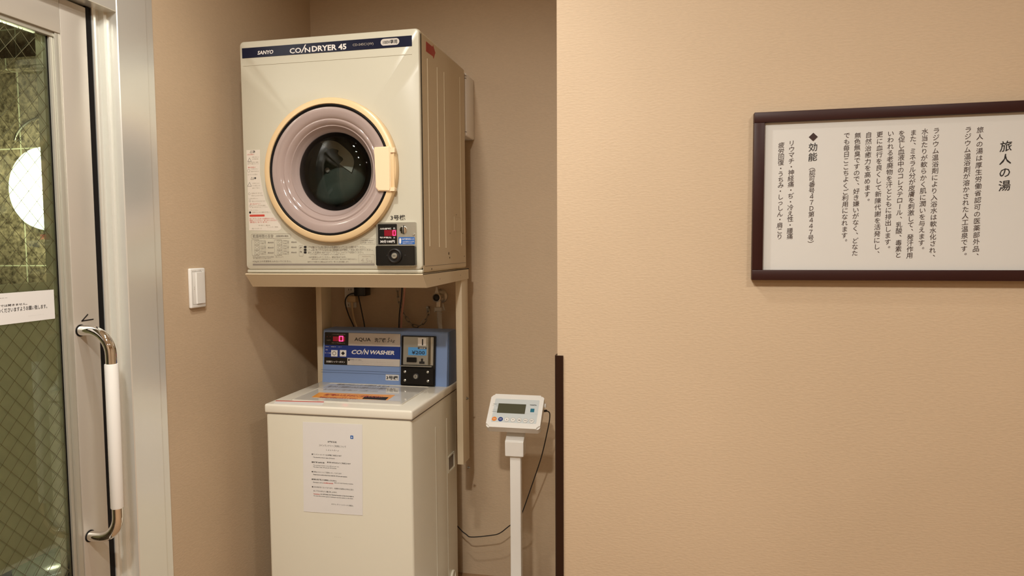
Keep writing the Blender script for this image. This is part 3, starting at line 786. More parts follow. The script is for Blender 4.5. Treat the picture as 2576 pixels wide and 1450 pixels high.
# drying-time chart and instructions
def f(bm):
    text(bm, pf, '乾燥時間の目安', 636, 590.5, 688, 598.5); text(bm, pf, '(普通衣類の場合)', 694, 592, 726, 597, bold=.02)
    def ol(x0, y0, x1, y1, r=.002, w=.0006):
        u0, v0 = pf.uv(x0, y0); u1, v1 = pf.uv(x1, y1); u0, u1 = sorted((u0, u1)); v0, v1 = sorted((v0, v1))
        A = rr(u0, u1, v0, v1, r, 4); B = rr(u0 + w, u1 - w, v0 + w, v1 - w, max(r - w, .0002), 4)
        for i in range(len(A)):
            j = (i + 1) % len(A); vs = [bm.verts.new(pf.at(*q, .0006)) for q in (A[i], A[j], B[j], B[i])]; bm.faces.new(vs)
    ol(632, 589, 732, 600, .005)
    for x in (633, 690):
        ol(x, 603.5, x + 20, 643)
        ol(x + 7, 604.5, x + 20, 616); ol(x + 7, 617, x + 20, 629); ol(x + 7, 630, x + 20, 642)
    for i, s in enumerate(('Tシャツ', 'タオル', 'くつ下')):
        for k in range(3):
            text(bm, pf, ('化せんなら', s + '類', '木綿なら')[k], 655, 604.5 + 13 * i + 3.6 * k, 669, 607.4 + 13 * i + 3.6 * k)
            text(bm, pf, ('作業着なら', 'シーツ類', '木綿なら')[k], 712, 604.5 + 13 * i + 3.6 * k, 727, 607.4 + 13 * i + 3.6 * k)
        text(bm, pf, '約30分', 674, 608.5 + 13 * i, 689, 612.5 + 13 * i, bold=.02); text(bm, pf, '約50分', 733, 607.5 + 13 * i, 747, 611.5 + 13 * i, bold=.02)
        for x in (641, 698):
            a_, b_ = pf.uv(x + 2, 613 + 13 * i), pf.uv(x + 9, 607 + 13 * i)
            u_, v_ = (a_[0] + b_[0]) / 2, (a_[1] + b_[1]) / 2
            for q in range(12):
                t0, t1 = 2 * math.pi * q / 12, 2 * math.pi * (q + 1) / 12
                vs = [bm.verts.new(pf.at(u_ + r_ * math.cos(t), v_ + r_ * (.8 + .2 * i) * math.sin(t), .0006)) for r_, t in ((.0052, t0), (.0052, t1), (.0045, t1), (.0045, t0))]; bm.faces.new(vs)
    text(bm, pf, '時間は乾燥の目安で布の種類、厚さにより', 636, 645.5, 713, 648); text(bm, pf, '多少異なることがあります。', 637, 649, 683, 651.5)
    text(bm, pf, '4.5kg以上の洗濯物を入れないでください。', 636, 655.5, 733, 661)
    ol(752, 618, 763, 645)
    text(bm, pf, '操', 754, 621, 760, 627, bold=.03); text(bm, pf, '作', 754, 631, 760, 637, bold=.02)
    text(bm, pf, 'ドアを開けドラム内に前の人の洗濯物が入っていないか確かめてください。', 774, 619.5, 921, 625)
    text(bm, pf, 'ドラム奥の糸くずフィルターはご使用前に必ず掃除して完全に取り付けてください。', 774, 626.5, 938, 631.5)
    text(bm, pf, '脱水した洗濯物を1枚ずつほぐしてドラムに入れてドアを閉めてください。', 775, 633, 915, 638)
    text(bm, pf, '(ドアが開いていると硬貨を入れても運転しません)', 780, 639.5, 868, 642.5)
    text(bm, pf, '100円硬貨を入れてください。運転が始まります。', 777, 645, 871, 649.5)
    text(bm, pf, '(硬貨を追加すると時間を延長することができます。最大120分まで使用できます。)', 784, 651, 898, 654.5)
    text(bm, pf, '途中でドアを開けると運転は止まりますが、閉じると再び運転します。', 774, 657, 878, 661)
    ol(902, 641, 943, 662, .003, .0004)
    ol(907, 601, 944, 614.5, .001, .0004)
    text(bm, pf, '入れた硬貨は戻りませんので', 909, 603.5, 940, 607, bold=.02); text(bm, pf, 'ご注意ください。', 910, 609, 940, 612, bold=.01)
letters('print', f, M['lettg'], dry)
def f(bm):
    for y in (619.5, 626.5, 633):
        u0, v1 = pf.uv(764.5, y - .5); u1, v0 = pf.uv(771.5, y + 5.2)
        vs = [bm.verts.new(pf.at(*q, .0006)) for q in rr(u0, u1, v0, v1, .002, 3)]; bm.faces.new(vs)
letters('print', f, M['lettk'], dry)
def f(bm): text(bm, pf, '乾燥容量(乾燥布質量)', 911, 644, 933, 647); text(bm, pf, '4.5', 908, 650, 926.5, 660); text(bm, pf, 'kg', 928, 653, 937, 661)
letters('print', f, M['lettlg'], dry)
def f(bm):
    u0, v1 = pf.uv(636, 664.5); u1, v0 = pf.uv(942.5, 667.8)
    plate_uv(bm, pf, rr(u0, u1, v0 - .0005, v1 + .0008, .0008), 0, .0004)
part('grey_rule', M['lettg'], dry, f, smooth=False)

# right side of the dryer
pr_ = planeX(DR)
def f(bm):
    for (x, y0, y1) in ((1078, 150, 620), (1102, 172, 622), (1119, 184, 624), (1158, 196, 618)):
        u, a_ = pr_.uv(x, y0); _, b_ = pr_.uv(x, y1)
        u = pr_.uv(x, 400)[0]
        prism(bm, [(DR - .0005, u - .004, b_), (DR + .0022, u, b_), (DR - .0005, u + .004, b_)], (0, 0, a_ - b_))
part('side_rib', M['enamel2'], dry, f, ang=60)
def f(bm):
    for (x, y, ru, rv) in ((1129, 638, .0042, .0055), (1131.5, 648.5, .0030, .0036), (1168, 645, .0026, .0024), (1086, 677, .0024, .0032), (1132, 587, .002, .002), (1164, 587.5, .002, .002), (1148, 540.5, .002, .002), (1144, 565, .0016, .0016), (1157, 566, .0016, .0016)):
        u, v = pr_.uv(x, y)
        plate_uv(bm, pr_, [(u + ru * math.cos(i * .3927), v + rv * math.sin(i * .3927)) for i in range(16)], -.001, .0004)
part('side_hole', M['rubber'], dry, f, split=True)
def f(bm):
    u0, v1 = pr_.uv(1142, 545); u1, v0 = pr_.uv(1160, 583)
    ring_uv(bm, pr_, u0, u1, v0, v1, .002, .0012, 0, .0008)
    plate_uv(bm, pr_, rr(u0 + .002, u1 - .002, v0 + .002, v1 - .002, .002), 0, .0006)
part('access_plate', M['enamel2'], dry, f)
def f(bm):
    vb = DB + .022
    for yy in (DF + .03,): box(bm, DR - .001, DR + .0006, DF + .028, DBK - .006, vb, vb + .0012)
part('side_seam', M['lettg'], dry, f, smooth=False)
def f(bm): plate_uv(bm, pr_, [pr_.uv(*q) for q in ((1071.5, 104), (1088, 118), (1089, 113), (1095, 133), (1090.5, 148), (1089, 142), (1071.5, 129))], 0, .0005)
part('arrow_sticker', M['redlab'], dry, f, smooth=False)['label'] = 'red arrow sticker on the side'
def f(bm):
    for i in range(4): text(bm, pr_, ('この面', '設置のとき', '確認して', 'ください')[i], 1073, 107 + i * 5.5, 1084, 118.5 + i * 6, h=.0008)
letters('print', f, M['lettr'], dry)

# ================================================================= STAND
st = thing('dryer_stand', 'cream painted steel stand with a shallow tray holding the dryer above the washer', 'stand', (DL, DF, 0))
TZ1, TZ0 = DB - .0008, H - .136
def f(bm):
    yF0, yF1, yb = 2.066, 2.110, 2.602; xl, xr = DL - .001, DR + .0025; t = .0025
    # sloping front plate, side plates, floor
    prism(bm, [(xl, yF0, TZ1 - .003), (xl, yF0 + .003, TZ1), (xl, yF1 + .0, TZ0), (xl, yF1 - .003, TZ0)], (xr - xl, 0, 0))
    for x in (xl, xr - t): prism(bm, [(x, yF0 + .002, TZ1 - .001), (x, yF1, TZ0), (x, yb, TZ0 + .006), (x, yb, TZ1)], (t, 0, 0))
    box(bm, xl, xr, yb - t, yb, TZ0 + .006, TZ1); box(bm, xl, xr, yF0 + .003, yb, TZ1 - .003, TZ1)
part('tray', M['enamel2'], st, f)
def f(bm):
    for q in ((1105, 702), (1157, 693)):
        u, v = pr_.uv(*q); plate_uv(bm, planeX(DR + .0025), [(u + .002 * math.cos(i * .5236), v + .0026 * math.sin(i * .5236)) for i in range(12)], 0, .0004)
part('tray_hole', M['lettg'], st, f, split=True)
for (xa, xb) in ((-0.7718, -0.7470), (-1.3610, -1.3370)):
    def f(bm):
        box(bm, xa, xb, 2.507, 2.592, 0.545, TZ0 + .02, .0015)
        # chamfer cut at the lower rear is left to the foot piece
    lg = part('leg', M['enamel2'], st, f)
    if xa > -1:
        for q in ((1174, 1003), (1177, 1177)):
            u, v = planeX(xb).uv(*q)
            sub('bolt', M['zinc'], lg, lambda bm: lathe(bm, planeX(xb), u, v, [(.006, 0), (.006, .003), (.003, .004), (.003, .009), (0, .009)], 12))
for xa in (-.90, -1.28):
    def f(bm): box(bm, xa, xa + .03, 2.600, WB - .001, TZ0 + .010, TZ1 - .004, .001)
    part('wall_bracket', M['enamel2'], st, f)

# ================================================================= WASHER
WX0, WX1, WY0, WY1 = -1.3355, -0.7952, 2.0818, 2.610; LZ0, LZ1 = H - .5742, H - .5410
wa = thing('coin_washer', 'cream top loading coin washing machine with a blue control panel, below the dryer', 'washing machine', (WX0, WY0, 0))
def f(bm):
    box(bm, WX0 + .003, WX1 - .003, WY0 + .004, WY1 - .02, 0.02, LZ0, .009, 3, vert_e)
part('body', M['wenamel'], wa, f)
def f(bm): box(bm, WX0 + .02, WX1 - .02, WY0 + .03, WY1 - .04, 0.0, 0.02)
part('base', M['blackm'], wa, f)
def f(bm):
    box(bm, WX0 - .001, WX1 + .001, WY0, WY1 - .015, LZ0 + .0008, LZ1, .007, 4)
tp = part('top_cover', M['lidp'], wa, f)
pt_ = Plane((0, 0, LZ1), (1, 0, 0), (0, 1, 0))
c1, c2, c3, c4 = pt_.uv(732, 1009), pt_.uv(1007, 1019.5), pt_.uv(1084, 977), pt_.uv(829, 964.5)
lx0, lx1, ly0, ly1 = (c1[0] + c4[0]) / 2, (c2[0] + c3[0]) / 2, (c1[1] + c2[1]) / 2, (c3[1] + c4[1]) / 2
ly1 = min(ly1, 2.452)
def f(bm): plate_uv(bm, pt_, rr(lx0, lx1, ly0, ly1, .012), -.001, .0022)
ldr = part('lid_door', M['liddoor'], wa, f); ldr['label'] = 'glossy lid door'
def f(bm): ring_uv(bm, pt_, lx0, lx1, ly0, ly1, .012, .003, .0020, .0036)
sub('lid_rim', M['lidp'], ldr, f)
def f(bm):
    P = [pt_.uv(*q) for q in ((784, 1001.5), (803, 989.5), (994, 996), (975, 1009))]
    ua_, va_ = P[0]; ub_, vb_ = P[2]; uc_ = P[1][0]
    plate_uv(bm, pt_, [P[0], P[3], P[2], P[1]], .0022, .0026)
os_ = part('orange_sticker', M['orange'], wa, f, smooth=False); os_['label'] = 'orange advice sticker on the lid'
def f(bm): plate_uv(bm, pt_, [pt_.uv(*q) for q in ((911, 1006), (970, 1009), (978, 1002), (918, 999.5))], .0026, .0029)
sub('black_patch', M['blackm'], os_, f, smooth=False)
def ttext(bm, s, x0, x1, y, dv, h=.0030, **k):
    ua_, va_ = pt_.uv(x0, y); ub_, _ = pt_.uv(x1, y); text_uv(bm, pt_, s, ua_, ub_, va_, va_ + dv, h=h, **k)
def f(bm):
    ttext(bm, '洗濯物の入れすぎにご注意ください', 812, 970, 997.5, .030, bold=.02); ttext(bm, '洗剤は少なめに入れてください', 800, 905, 1003, .020, bold=.02)
letters('print', f, M['redlab'], wa)
def f(bm):
    ttext(bm, '使いかた 1 洗濯物を入れる 2 洗剤を入れる 3 硬貨を入れる', 822, 1000, 976, .028); ttext(bm, '洗いすぎから脱水まで自動で運転します。ふたを閉めてください。', 812, 960, 983, .022)
    ttext(bm, '運転中はふたが開きません', 845, 990, 970.5, .024)
letters('print', f, M['lettg'], wa)
def f(bm):
    P = [pt_.uv(*q) for q in ((688, 1016), (694, 1009.5), (815, 1012.5), (811, 1020))]
    plate_uv(bm, pt_, [P[0], P[3], P[2], P[1]], 0, .0004)
cl_ = part('caution_label', M['paper'], wa, f, smooth=False); cl_['label'] = 'small caution label edged in red'
def f(bm):
    P = [pt_.uv(*q) for q in ((693, 1010.2), (694, 1008.6), (815, 1011.6), (814, 1013.2))]
    plate_uv(bm, pt_, [P[0], P[3], P[2], P[1]], .0004, .0008)
sub('red_edge', M['lettr'], cl_, f, smooth=False)
# dark seam under the cover, ribs and recess on the right side
def f(bm): box(bm, WX0 + .001, WX1 - .001, WY0 + .0025, WY1 - .025, LZ0 - .0006, LZ0 + .0008)
part('cover_seam', M['lettg'], wa, f, smooth=False)
psd = planeX(WX1 - .003)
def f(bm):
    for x in (1098.5, 1126.5):
        u = psd.uv(x, 1300)[0]
        prism(bm, [(WX1 - .0035, u - .005, .04), (WX1 - .0008, u, .04), (WX1 - .0035, u + .005, .04)], (0, 0, .70))
part('side_rib', M['wenamel'], wa, f, ang=60)
def f(bm):
    u0, v1 = psd.uv(1126.5, 1150); u1, v0 = psd.uv(1143, 1176)
    ring_uv(bm, psd, u0, u1, v0, v1, .006, .006, 0, .002)
gh = part('grip_recess', M['wenamel'], wa, f)
def f(bm):
    u0, v1 = psd.uv(1128, 1153); u1, v0 = psd.uv(1141, 1172); plate_uv(bm, psd, rr(u0 + .004, u1 - .003, v0 + .002, v1 - .002, .003), -.001, .0006)
sub('recess_hollow', M['lettg'], gh, f)
def f(bm):
    u, v = psd.uv(1138, 1450); lathe(bm, psd, u, v, [(.024, 0), (.024, .006), (.021, .008), (.019, .003), (0, .003)], 28)
part('drain_cap', M['wenamel'], wa, f)
def f(bm):
    text(bm, planeY(WY0 + .004), '- - - -', 842, 1351, 858, 1353)
letters('scuff_mark', f, M['lettlg'], wa)

# control panel with a slightly leaning face
PX0, PX1 = -1.3210, -0.8000; PYB, PYT = 2.470, 2.490; PZ0, PZ1 = LZ1 - .0005, H - .331
def f(bm):
    prism(bm, [(PX0, PYB, PZ0), (PX0, PYT, PZ1 - .006), (PX0, PYT + .003, PZ1 - .002), (PX0, PYT + .008, PZ1), (PX0, 2.588, PZ1), (PX0, 2.588, PZ0)], (PX1 - PX0, 0, 0))
cp = part('control_panel', M['blue'], wa, f, ang=25); cp['label'] = 'cornflower blue control panel'
pp = Plane((PX0, PYB, PZ0), (1, 0, 0), (0, PYT - PYB, PZ1 - .006 - PZ0))
sub('panel_side_cap', M['blued'], cp, lambda bm: prism(bm, [(PX1 + .0002, PYB + .012, PZ0), (PX1 + .0002, PYT + .012, PZ1 - .004), (PX1 + .0002, 2.587, PZ1 - .004), (PX1 + .0002, 2.587, PZ0)], (.0025, 0, 0)))
def f(bm):
    for y in (931, 936.5):
        u0, v = pp.uv(808, y); u1, _ = pp.uv(1005, y + 2); plate_uv(bm, pp, [(u0, v), (u1, v), (u1, v + .0012), (u0, v + .0012)], 0, .0012)
    u, v1 = pp.uv(1008.5, 838); plate_uv(bm, pp, [(u - .0006, .002), (u + .0006, .002), (u + .0006, v1), (u - .0006, v1)], 0, .0008)
sub('groove', M['blued'], cp, f)
def quad(bm, x0, y0, x1, y1, h0, h1, r=0.0): return plate(bm, pp, x0, y0, x1, y1, h0, h1, r)
sub('label_backing', M['black'], cp, lambda bm: quad(bm, 817.5, 836, 1006.5, 923.5, 0, .0008, .003))
LU0, LV1 = pp.uv(817.5, 836); LU1, LV0 = pp.uv(1006.5, 923.5)
LUm = pp.uv(877, 850)[0]; LVa = LV1 - .395 * (LV1 - LV0); LVb = LV1 - .775 * (LV1 - LV0)
for (n_, m_, u_, v_, w_, x_) in (('grey_field', 'grayp', LUm, LU1 - .001, LVa, LV1 - .001), ('blue_field', 'royal', LU0 + .001, LU1 - .001, LVb, LVa), ('grey_field', 'grayp', LUm - .003, LU1 - .001, LV0 + .001, LVb)):
    sub(n_, M[m_], cp, lambda bm: plate_uv(bm, pp, rr(u_, v_, w_, x_, .0005), .0008, .0010))
H1 = .0013
def f(bm):
    text(bm, pp, 'AQUA', 892, 849.5, 933, 861, h=H1, bold=.015); text(bm, pp, '洗濯機', 942.5, 850.5, 971, 862, h=H1, bold=.02); text(bm, pp, '5', 975, 850.5, 981, 861.5, h=H1, shear=.25); text(bm, pp, 'kg', 982.5, 854, 994, 863.5, h=H1, shear=.25)
    text(bm, pp, '洗濯機シャワーボタン', 881, 904.2, 911, 907.6, h=H1, bold=.02)
    text(bm, pp, '洗濯槽に入れる前に洗濯槽シャワーボタンを押すと洗濯槽の内側を洗い流すことができます。', 883, 910, 991, 913, h=H1); text(bm, pp, '洗濯槽の汚れが気になるときにご利用ください。洗たくコースの途中では、使用できません。', 883, 914.5, 993, 917.6, h=H1)
    quad(bm, 876, 904, 880, 908, H1 - .0003, H1)
letters('lettering', f, M['lettk'], wa)
def f(bm):
    text(bm, pp, 'CO', 885, 880.5, 910.5, 892, h=H1, bold=.03, shear=.2); text(bm, pp, 'I', 909.5, 877.5, 919, 892.3, h=H1, bold=.0, shear=.6); text(bm, pp, 'N', 916, 881, 928, 892.5, h=H1, bold=.03, shear=.2)
    text(bm, pp, 'WASHER', 931.5, 881.5, 992.5, 893.5, h=H1, bold=.035, shear=.2)
    text(bm, pp, '洗濯機シャワーボタン', 821, 907.5, 868, 914, h=H1, bold=.01)
    text(bm, pp, '電源 ・運転中 ・終了', 819, 871.5, 860, 874.5, h=H1); text(bm, pp, '洗濯', 819, 879, 824.5, 882, h=H1); text(bm, pp, 'コース ●', 817.5, 887, 832, 890, h=H1)
letters('lettering', f, M['lettw'], wa)
def f(bm):
    text(bm, pp, '入れた合計金額(円)', 835, 840, 869, 844, h=H1); text(bm, pp, '残り時間(分)', 835, 861.5, 868, 865.5, h=H1); text(bm, pp, '100円', 822, 855, 832, 857.8, h=H1)
letters('lettering', f, M['lettlg'], wa)
sub('led_window', M['leddim'], cp, lambda bm: quad(bm, 838, 847, 868, 859.5, .0008, .0011))
sub('digit', M['led'], cp, lambda bm: seg0(bm, pp, 853.5, 845.5, 863.5, 859.5, .0030, .0013), smooth=False)
def f(bm):
    for x in (823.5, 831): u, v = pp.uv(x, 847.5); disc(bm, pp, u, v, .0012, .0008, .0012, 10)
sub('indicator_light', M['lettr'], cp, f)
for (x0, s) in ((834, '○'), (856, '◆')):
    b_ = sub('push_button', M['white'], cp, lambda bm: quad(bm, x0, 881, x0 + 15.5, 897.5, .0008, .0030, .001)); b_['label'] = 'square white push button'
    letters('button_symbol', lambda bm: text(bm, pp, s, x0 + 3, 884, x0 + 12.5, 894.5, h=.0034, bold=.02), M['lettk' if s == '◆' else 'lettg'], wa)
sub('number_sticker', M['paper'], cp, lambda bm: quad(bm, 970.5, 942.5, 1003, 958.5, 0, .0006))
letters('lettering', lambda bm: text(bm, pp, '3号機', 972, 945.5, 1001.5, 956.5, h=.0009, bold=.03), M['lettk'], wa)
# coin mechanism
def f(bm):
    quad(bm, 1012.5, 844, 1096, 972, 0, .010, .004)
cm = part('coin_mechanism', M['black'], wa, f, ang=30); cm['label'] = 'black framed coin slot unit'
def fr(x0, y0, x1, y1, h0, h1, r=.001): return lambda bm: plate(bm, pp, x0, y0, x1, y1, h0, h1, r)
sub('metal_face', M['silver'], cm, fr(1018, 847, 1092, 919.5, .010, .0115, .002))
sub('raised_plate', M['silver'], cm, fr(1027, 849, 1080.5, 917, .0115, .0145, .003))
sub('slot_plate', M['white'], cm, fr(1055, 850, 1075, 870, .0145, .0155, .001))
sub('coin_slot', M['rubber'], cm, fr(1065.3, 853, 1067.6, 869, .0155, .0159, .0))
sub('side_rail', M['chrome'], cm, fr(1081.5, 848, 1086.5, 918, .0115, .0165, .002))
sub('price_label', M['sky'], cm, fr(1030.5, 873.5, 1076, 894.5, .0145, .0153, .002))
sub('price_tab', M['blackm'], cm, fr(1055, 873.5, 1076, 878.5, .0153, .0157, .0))
letters('lettering', lambda bm: (text(bm, pp, '¥200', 1039.5, 882, 1072, 892, h=.0160, bold=.01)), M['lettk'], wa)
letters('lettering', lambda bm: (text(bm, pp, '1回料金', 1058, 874.3, 1074, 877.8, h=.0162, bold=.01)), M['lettw'], wa)
sub('coin_return', M['black'], cm, fr(1027.5, 898.5, 1051.5, 911.5, .0145, .019, .002))
sub('slot_notch', M['blackm'], cm, fr(1062.5, 902, 1067, 915, .0145, .0152, .0)); sub('slot_notch', M['blackm'], cm, fr(1058, 909, 1071, 915.5, .0145, .0151, .0))
sub('metal_lip', M['silver'], cm, fr(1012, 918.5, 1090, 923.5, .010, .022, .001))
def f(bm):
    plate(bm, pp, 1014, 924.5, 1094, 968.5, .010, .020, .004)
    bmesh.ops.bevel(bm, geom=[e for e in bm.edges if all(abs((v.co - pp.o).dot(pp.n) - .020) < 1e-5 for v in e.verts)], offset=.002, segments=2, affect='EDGES')
sub('cash_box', M['black'], cm, f, ang=30)
for q in ((1023.5, 934.5), (1080.5, 935.5), (1023.5, 956), (1081, 958)):
    sub('screw', M['silver'], cm, lambda bm: lathe(bm, pp, *pp.uv(*q), [(.0050, .020), (.0048, .022), (.0025, .0232), (0, .0235)], 20))
lu, lv = pp.uv(1050.5, 946.5)
sub('lock_collar', M['blackm'], cm, lambda bm: lathe(bm, pp, lu, lv, [(.0125, .020), (.0125, .0215), (.0115, .022), (0, .022)], 28))
sub('lock_cylinder', M['silver'], cm, lambda bm: lathe(bm, pp, lu, lv, [(.0085, .022), (.0085, .0240), (.0075, .0248), (0, .0248)], 24))
sub('keyhole', M['rubber'], cm, lambda bm: plate_uv(bm, pp, rr(lu - .0008, lu + .0008, lv - .004, lv + .004, .0005), .0249, .0251))

# A4 notice on the washer front
pn = planeY(WY0 + .0035)
nt_ = thing('paper_notice', 'white A4 laundry instruction sheet taped to the front of the washing machine', 'notice', (-1.08, WY0 + .003, H - .75))
q = [pn.uv(*c) for c in ((762, 1062), (911.5, 1068.5), (912.5, 1297.5), (764, 1287.5))]
part('paper_sheet', M['paper'], nt_, lambda bm: plate_uv(bm, pn, [q[3], q[2], q[1], q[0]], 0, .0006), smooth=False)
def row(bm, s, x0, x1, ytop_at760, hgt, **k):
    """row whose picked top follows the sheet's slight downward slope"""
    yc = ytop_at760 + (x0 - 760) * .045
    u0, v1 = pn.uv(x0, yc); u1, _ = pn.uv(x1, yc); _, v0 = pn.uv(x0, yc + hgt)
    text_uv(bm, pn, s, u0, u1, v0, v1, h=.0009, **k)
def f(bm):
    row(bm, 'お客様各位', 824.5, 847, 1106.5, 4.6, bold=.02)
    row(bm, 'コインランドリーご利用について', 803, 870.5, 1116, 5.0)
    row(bm, 'Ｌａｕｎｄｒｙ', 821, 852, 1127.5, 4.6)
    row(bm, '■ランドリーコーナーは24時間ご利用頂けます', 784.5, 859, 1140, 3.8, bold=.01); row(bm, 'The laundry area is open 24 hours.', 788, 843, 1148, 3.2, bold=.02)
    row(bm, '■洗濯機 200円/1回', 784.5, 816, 1160, 3.6, bold=.03); row(bm, '乾燥機100円/30分よりご利用頂けます', 823, 882, 1159, 3.6, bold=.02)
    row(bm, 'The washing machine costs 200 yen per use.', 788, 853, 1168, 3.2); row(bm, 'The dryer costs 100 yen per 30 minutes.', 788, 847, 1172.5, 3.2, bold=.01)
    row(bm, '■洗剤はフロントにて販売いたしております', 784.5, 859, 1184, 3.8, bold=.0); row(bm, 'Detergent is sold at the front desk for 50 yen per packet.', 788, 873.5, 1191.5, 3.2, bold=.03)
    row(bm, '■洗剤は洗濯機より自動投入されません', 784.5, 847, 1203, 3.8, bold=.02); row(bm, 'Detergent will be', 788, 813, 1211, 3.2, bold=.01); row(bm, 'after you start laundry machine.', 841, 889, 1210, 3.2, bold=.01)
    row(bm, '■お忘れ物が多くなっております、お客様の洗濯物はお早めに取り', 785, 889, 1222, 3.8); row(bm, '出して下さいますよう お願い申し上げます。', 789, 848, 1232, 3.6, bold=.01)
    row(bm, 'we will keep your finished laundry at the front desk in', 806, 890, 1240, 3.2, bold=.03); row(bm, 'the case that another guest is waiting to use the washer or the dryer.', 789, 889, 1244.8, 3.2, bold=.01)
    row(bm, 'ホテル グリーンパーク 支配人', 834, 889, 1263.5, 3.8)
letters('print', f, M['lettk'], nt_)
letters('print', lambda bm: (row(bm, 'not added automatic', 814, 838.5, 1211, 3.2, bold=.03), row(bm, 'Sometimes,', 789, 805, 1240, 3.2, bold=.03)), M['lettr'], nt_)
part('logo_block', M['labblue'], nt_, lambda bm: plate(bm, pn, 881.5, 1096, 889, 1105, .0006, .0009, .001), smooth=False)
letters('logo_print', lambda bm: (text(bm, pn, '♦', 883.5, 1098, 887, 1103.5, h=.0012)), M['paper'], nt_)

# ================================================================= SCALE
sc = thing('weighing_scale', 'white digital column weighing scale beside the washing machine', 'scale', (-0.525, 2.45, 0))
def f(bm): box(bm, -.70, -.35, 2.17, 2.55, .012, .058, .012, 3)
part('platform', M['white'], sc, f)
for (x, y) in ((-.67, 2.20), (-.38, 2.20), (-.67, 2.52), (-.38, 2.52)):
    part('foot', M['blackm'], sc, lambda bm: tube(bm, [(x, y, 0), (x, y, .013)], .014, 14))
def f(bm): box(bm, -.5455, -.5045, 2.435, 2.465, .055, H - .74, .003, 2)
part('post', M['white'], sc, f)
def f(bm):
    prism(bm, [(-.5610, 2.424, H - .784), (-.5610, 2.424, H - .728), (-.5610, 2.475, H - .690), (-.5610, 2.482, H - .770), (-.5610, 2.470, H - .784)], (.0690, 0, 0))
    bmesh.ops.bevel(bm, geom=list(bm.edges), offset=.002, segments=2, affect='EDGES')
part('neck_bracket', M['white'], sc, f)
hb, ht = Vector((-.629, 2.395, H - .667)), Vector((-.629, 2.505, H - .568))
ps = Plane(hb, (1, 0, 0), ht - hb)
HW, HH = .2045, (ht - hb).length
def f(bm):
    plate_uv(bm, ps, rr(0, HW, 0, HH, .014, 6), -.030, 0)
    bmesh.ops.bevel(bm, geom=[e for e in bm.edges if abs((e.verts[0].co - ps.o).dot(ps.n)) < 1e-5 and abs((e.verts[1].co - ps.o).dot(ps.n)) < 1e-5], offset=.006, segments=3, affect='EDGES')
    plate_uv(bm, ps, rr(.008, HW - .008, .006, HH - .006, .012, 6), -.040, -.0305)
hdp = part('display_head', M['white'], sc, f, ang=30); hdp['label'] = 'tilted white display head'
def S(x0, y0, x1, y1, h0, h1, r=.001): return lambda bm: plate(bm, ps, x0, y0, x1, y1, h0, h1, r)
sub('keypad', M['bluegrey'], hdp, lambda bm: plate_uv(bm, ps, rr(.018, HW - .016, .022, HH - .022, .004), 0, .0006))
kp = hdp
def ftr(fx, fy):                  # head-face coordinates from a picked point
    return ps.uv(fx, fy)
a_ = ps.uv(1251, 1035); b_ = ps.uv(1322, 1019)
def f(bm):
    u0 = ps.uv(1252.5, 1026)[0]; u1 = ps.uv(1322, 1030)[0]; v0 = ps.uv(1288, 1041)[1]; v1 = ps.uv(1288, 1017)[1]
    plate_uv(bm, ps, rr(u0, u1, v0, v1, .001), .0006, .0012)
sub('screen', M['lcd'], hdp, f)
ks = ('ON', 'OFF', '▲', '▼', '体重', 'HOLD', 'SET')
for i, k in enumerate(ks):
    x, y = 1243.5 + i * 15.65, 1054.5 + i * .95
    u, v = ps.uv(x, y)
    mm = M['btn_o'] if i == 0 else M['btn_b'] if i == 1 else M['white']
    sub('key', mm, hdp, lambda bm: lathe(bm, ps, u, v, [(0, .0016), (.0088, .0016), (.0093, .0012), (.0093, .0006)], 24))
    letters('key_print', lambda bm: text_uv(bm, ps, k, u - .005 if len(k) > 1 else u - .002, u + .005 if len(k) > 1 else u + .002, v - .0022, v + .0022, h=.0019, bold=.01), M['lettw'] if i < 2 else M['lettk'], sc)
    def f(bm):
        for q in range(20):
            t0, t1 = 2 * math.pi * q / 20, 2 * math.pi * (q + 1) / 20
            vs = [bm.verts.new(ps.at(u + r_ * math.cos(t), v + r_ * math.sin(t), .0018)) for r_, t in ((.0092, t0), (.0092, t1), (.0085, t1), (.0085, t0))]; bm.faces.new(vs)
    if i > 1: letters('key_print', f, M['lettg'], sc)
def f(bm):
    text(bm, ps, 'TANITA', 1333, 1018.5, 1350, 1022, h=.0009, bold=.04)
    text(bm, ps, 'WEIGHT', 1241, 1016, 1252, 1018.5, h=.0009); text(bm, ps, 'M     kg', 1240, 1020.5, 1252, 1022.5, h=.0009); text(bm, ps, 'プリセット', 1239, 1030, 1250, 1032, h=.0009); text(bm, ps, 'HOLD', 1238.5, 1034.5, 1249, 1037, h=.0009)
    text(bm, ps, '最大計量 150kg 最小表示 100g', 1255, 1041.5, 1309, 1044, h=.0009); text(bm, ps, 'Monitoring Your Health', 1321, 1041.5, 1353, 1043.5, h=.0009)
letters('print', f, M['lettk'], sc)
sub('logo', M['teal'], hdp, lambda bm: plate_uv(bm, ps, rr(ps.uv(1334, 1035)[0], ps.uv(1344, 1035)[0], ps.uv(1338, 1038)[1], ps.uv(1338, 1029)[1], .0003), .0006, .0009))
def f(bm): box(bm, ps.at(HW, 0).x - .001, ps.at(HW, 0).x + .006, 2.497, 2.509, H - .612, H - .598, .001)
sub('side_button', M['white'], hdp, f)
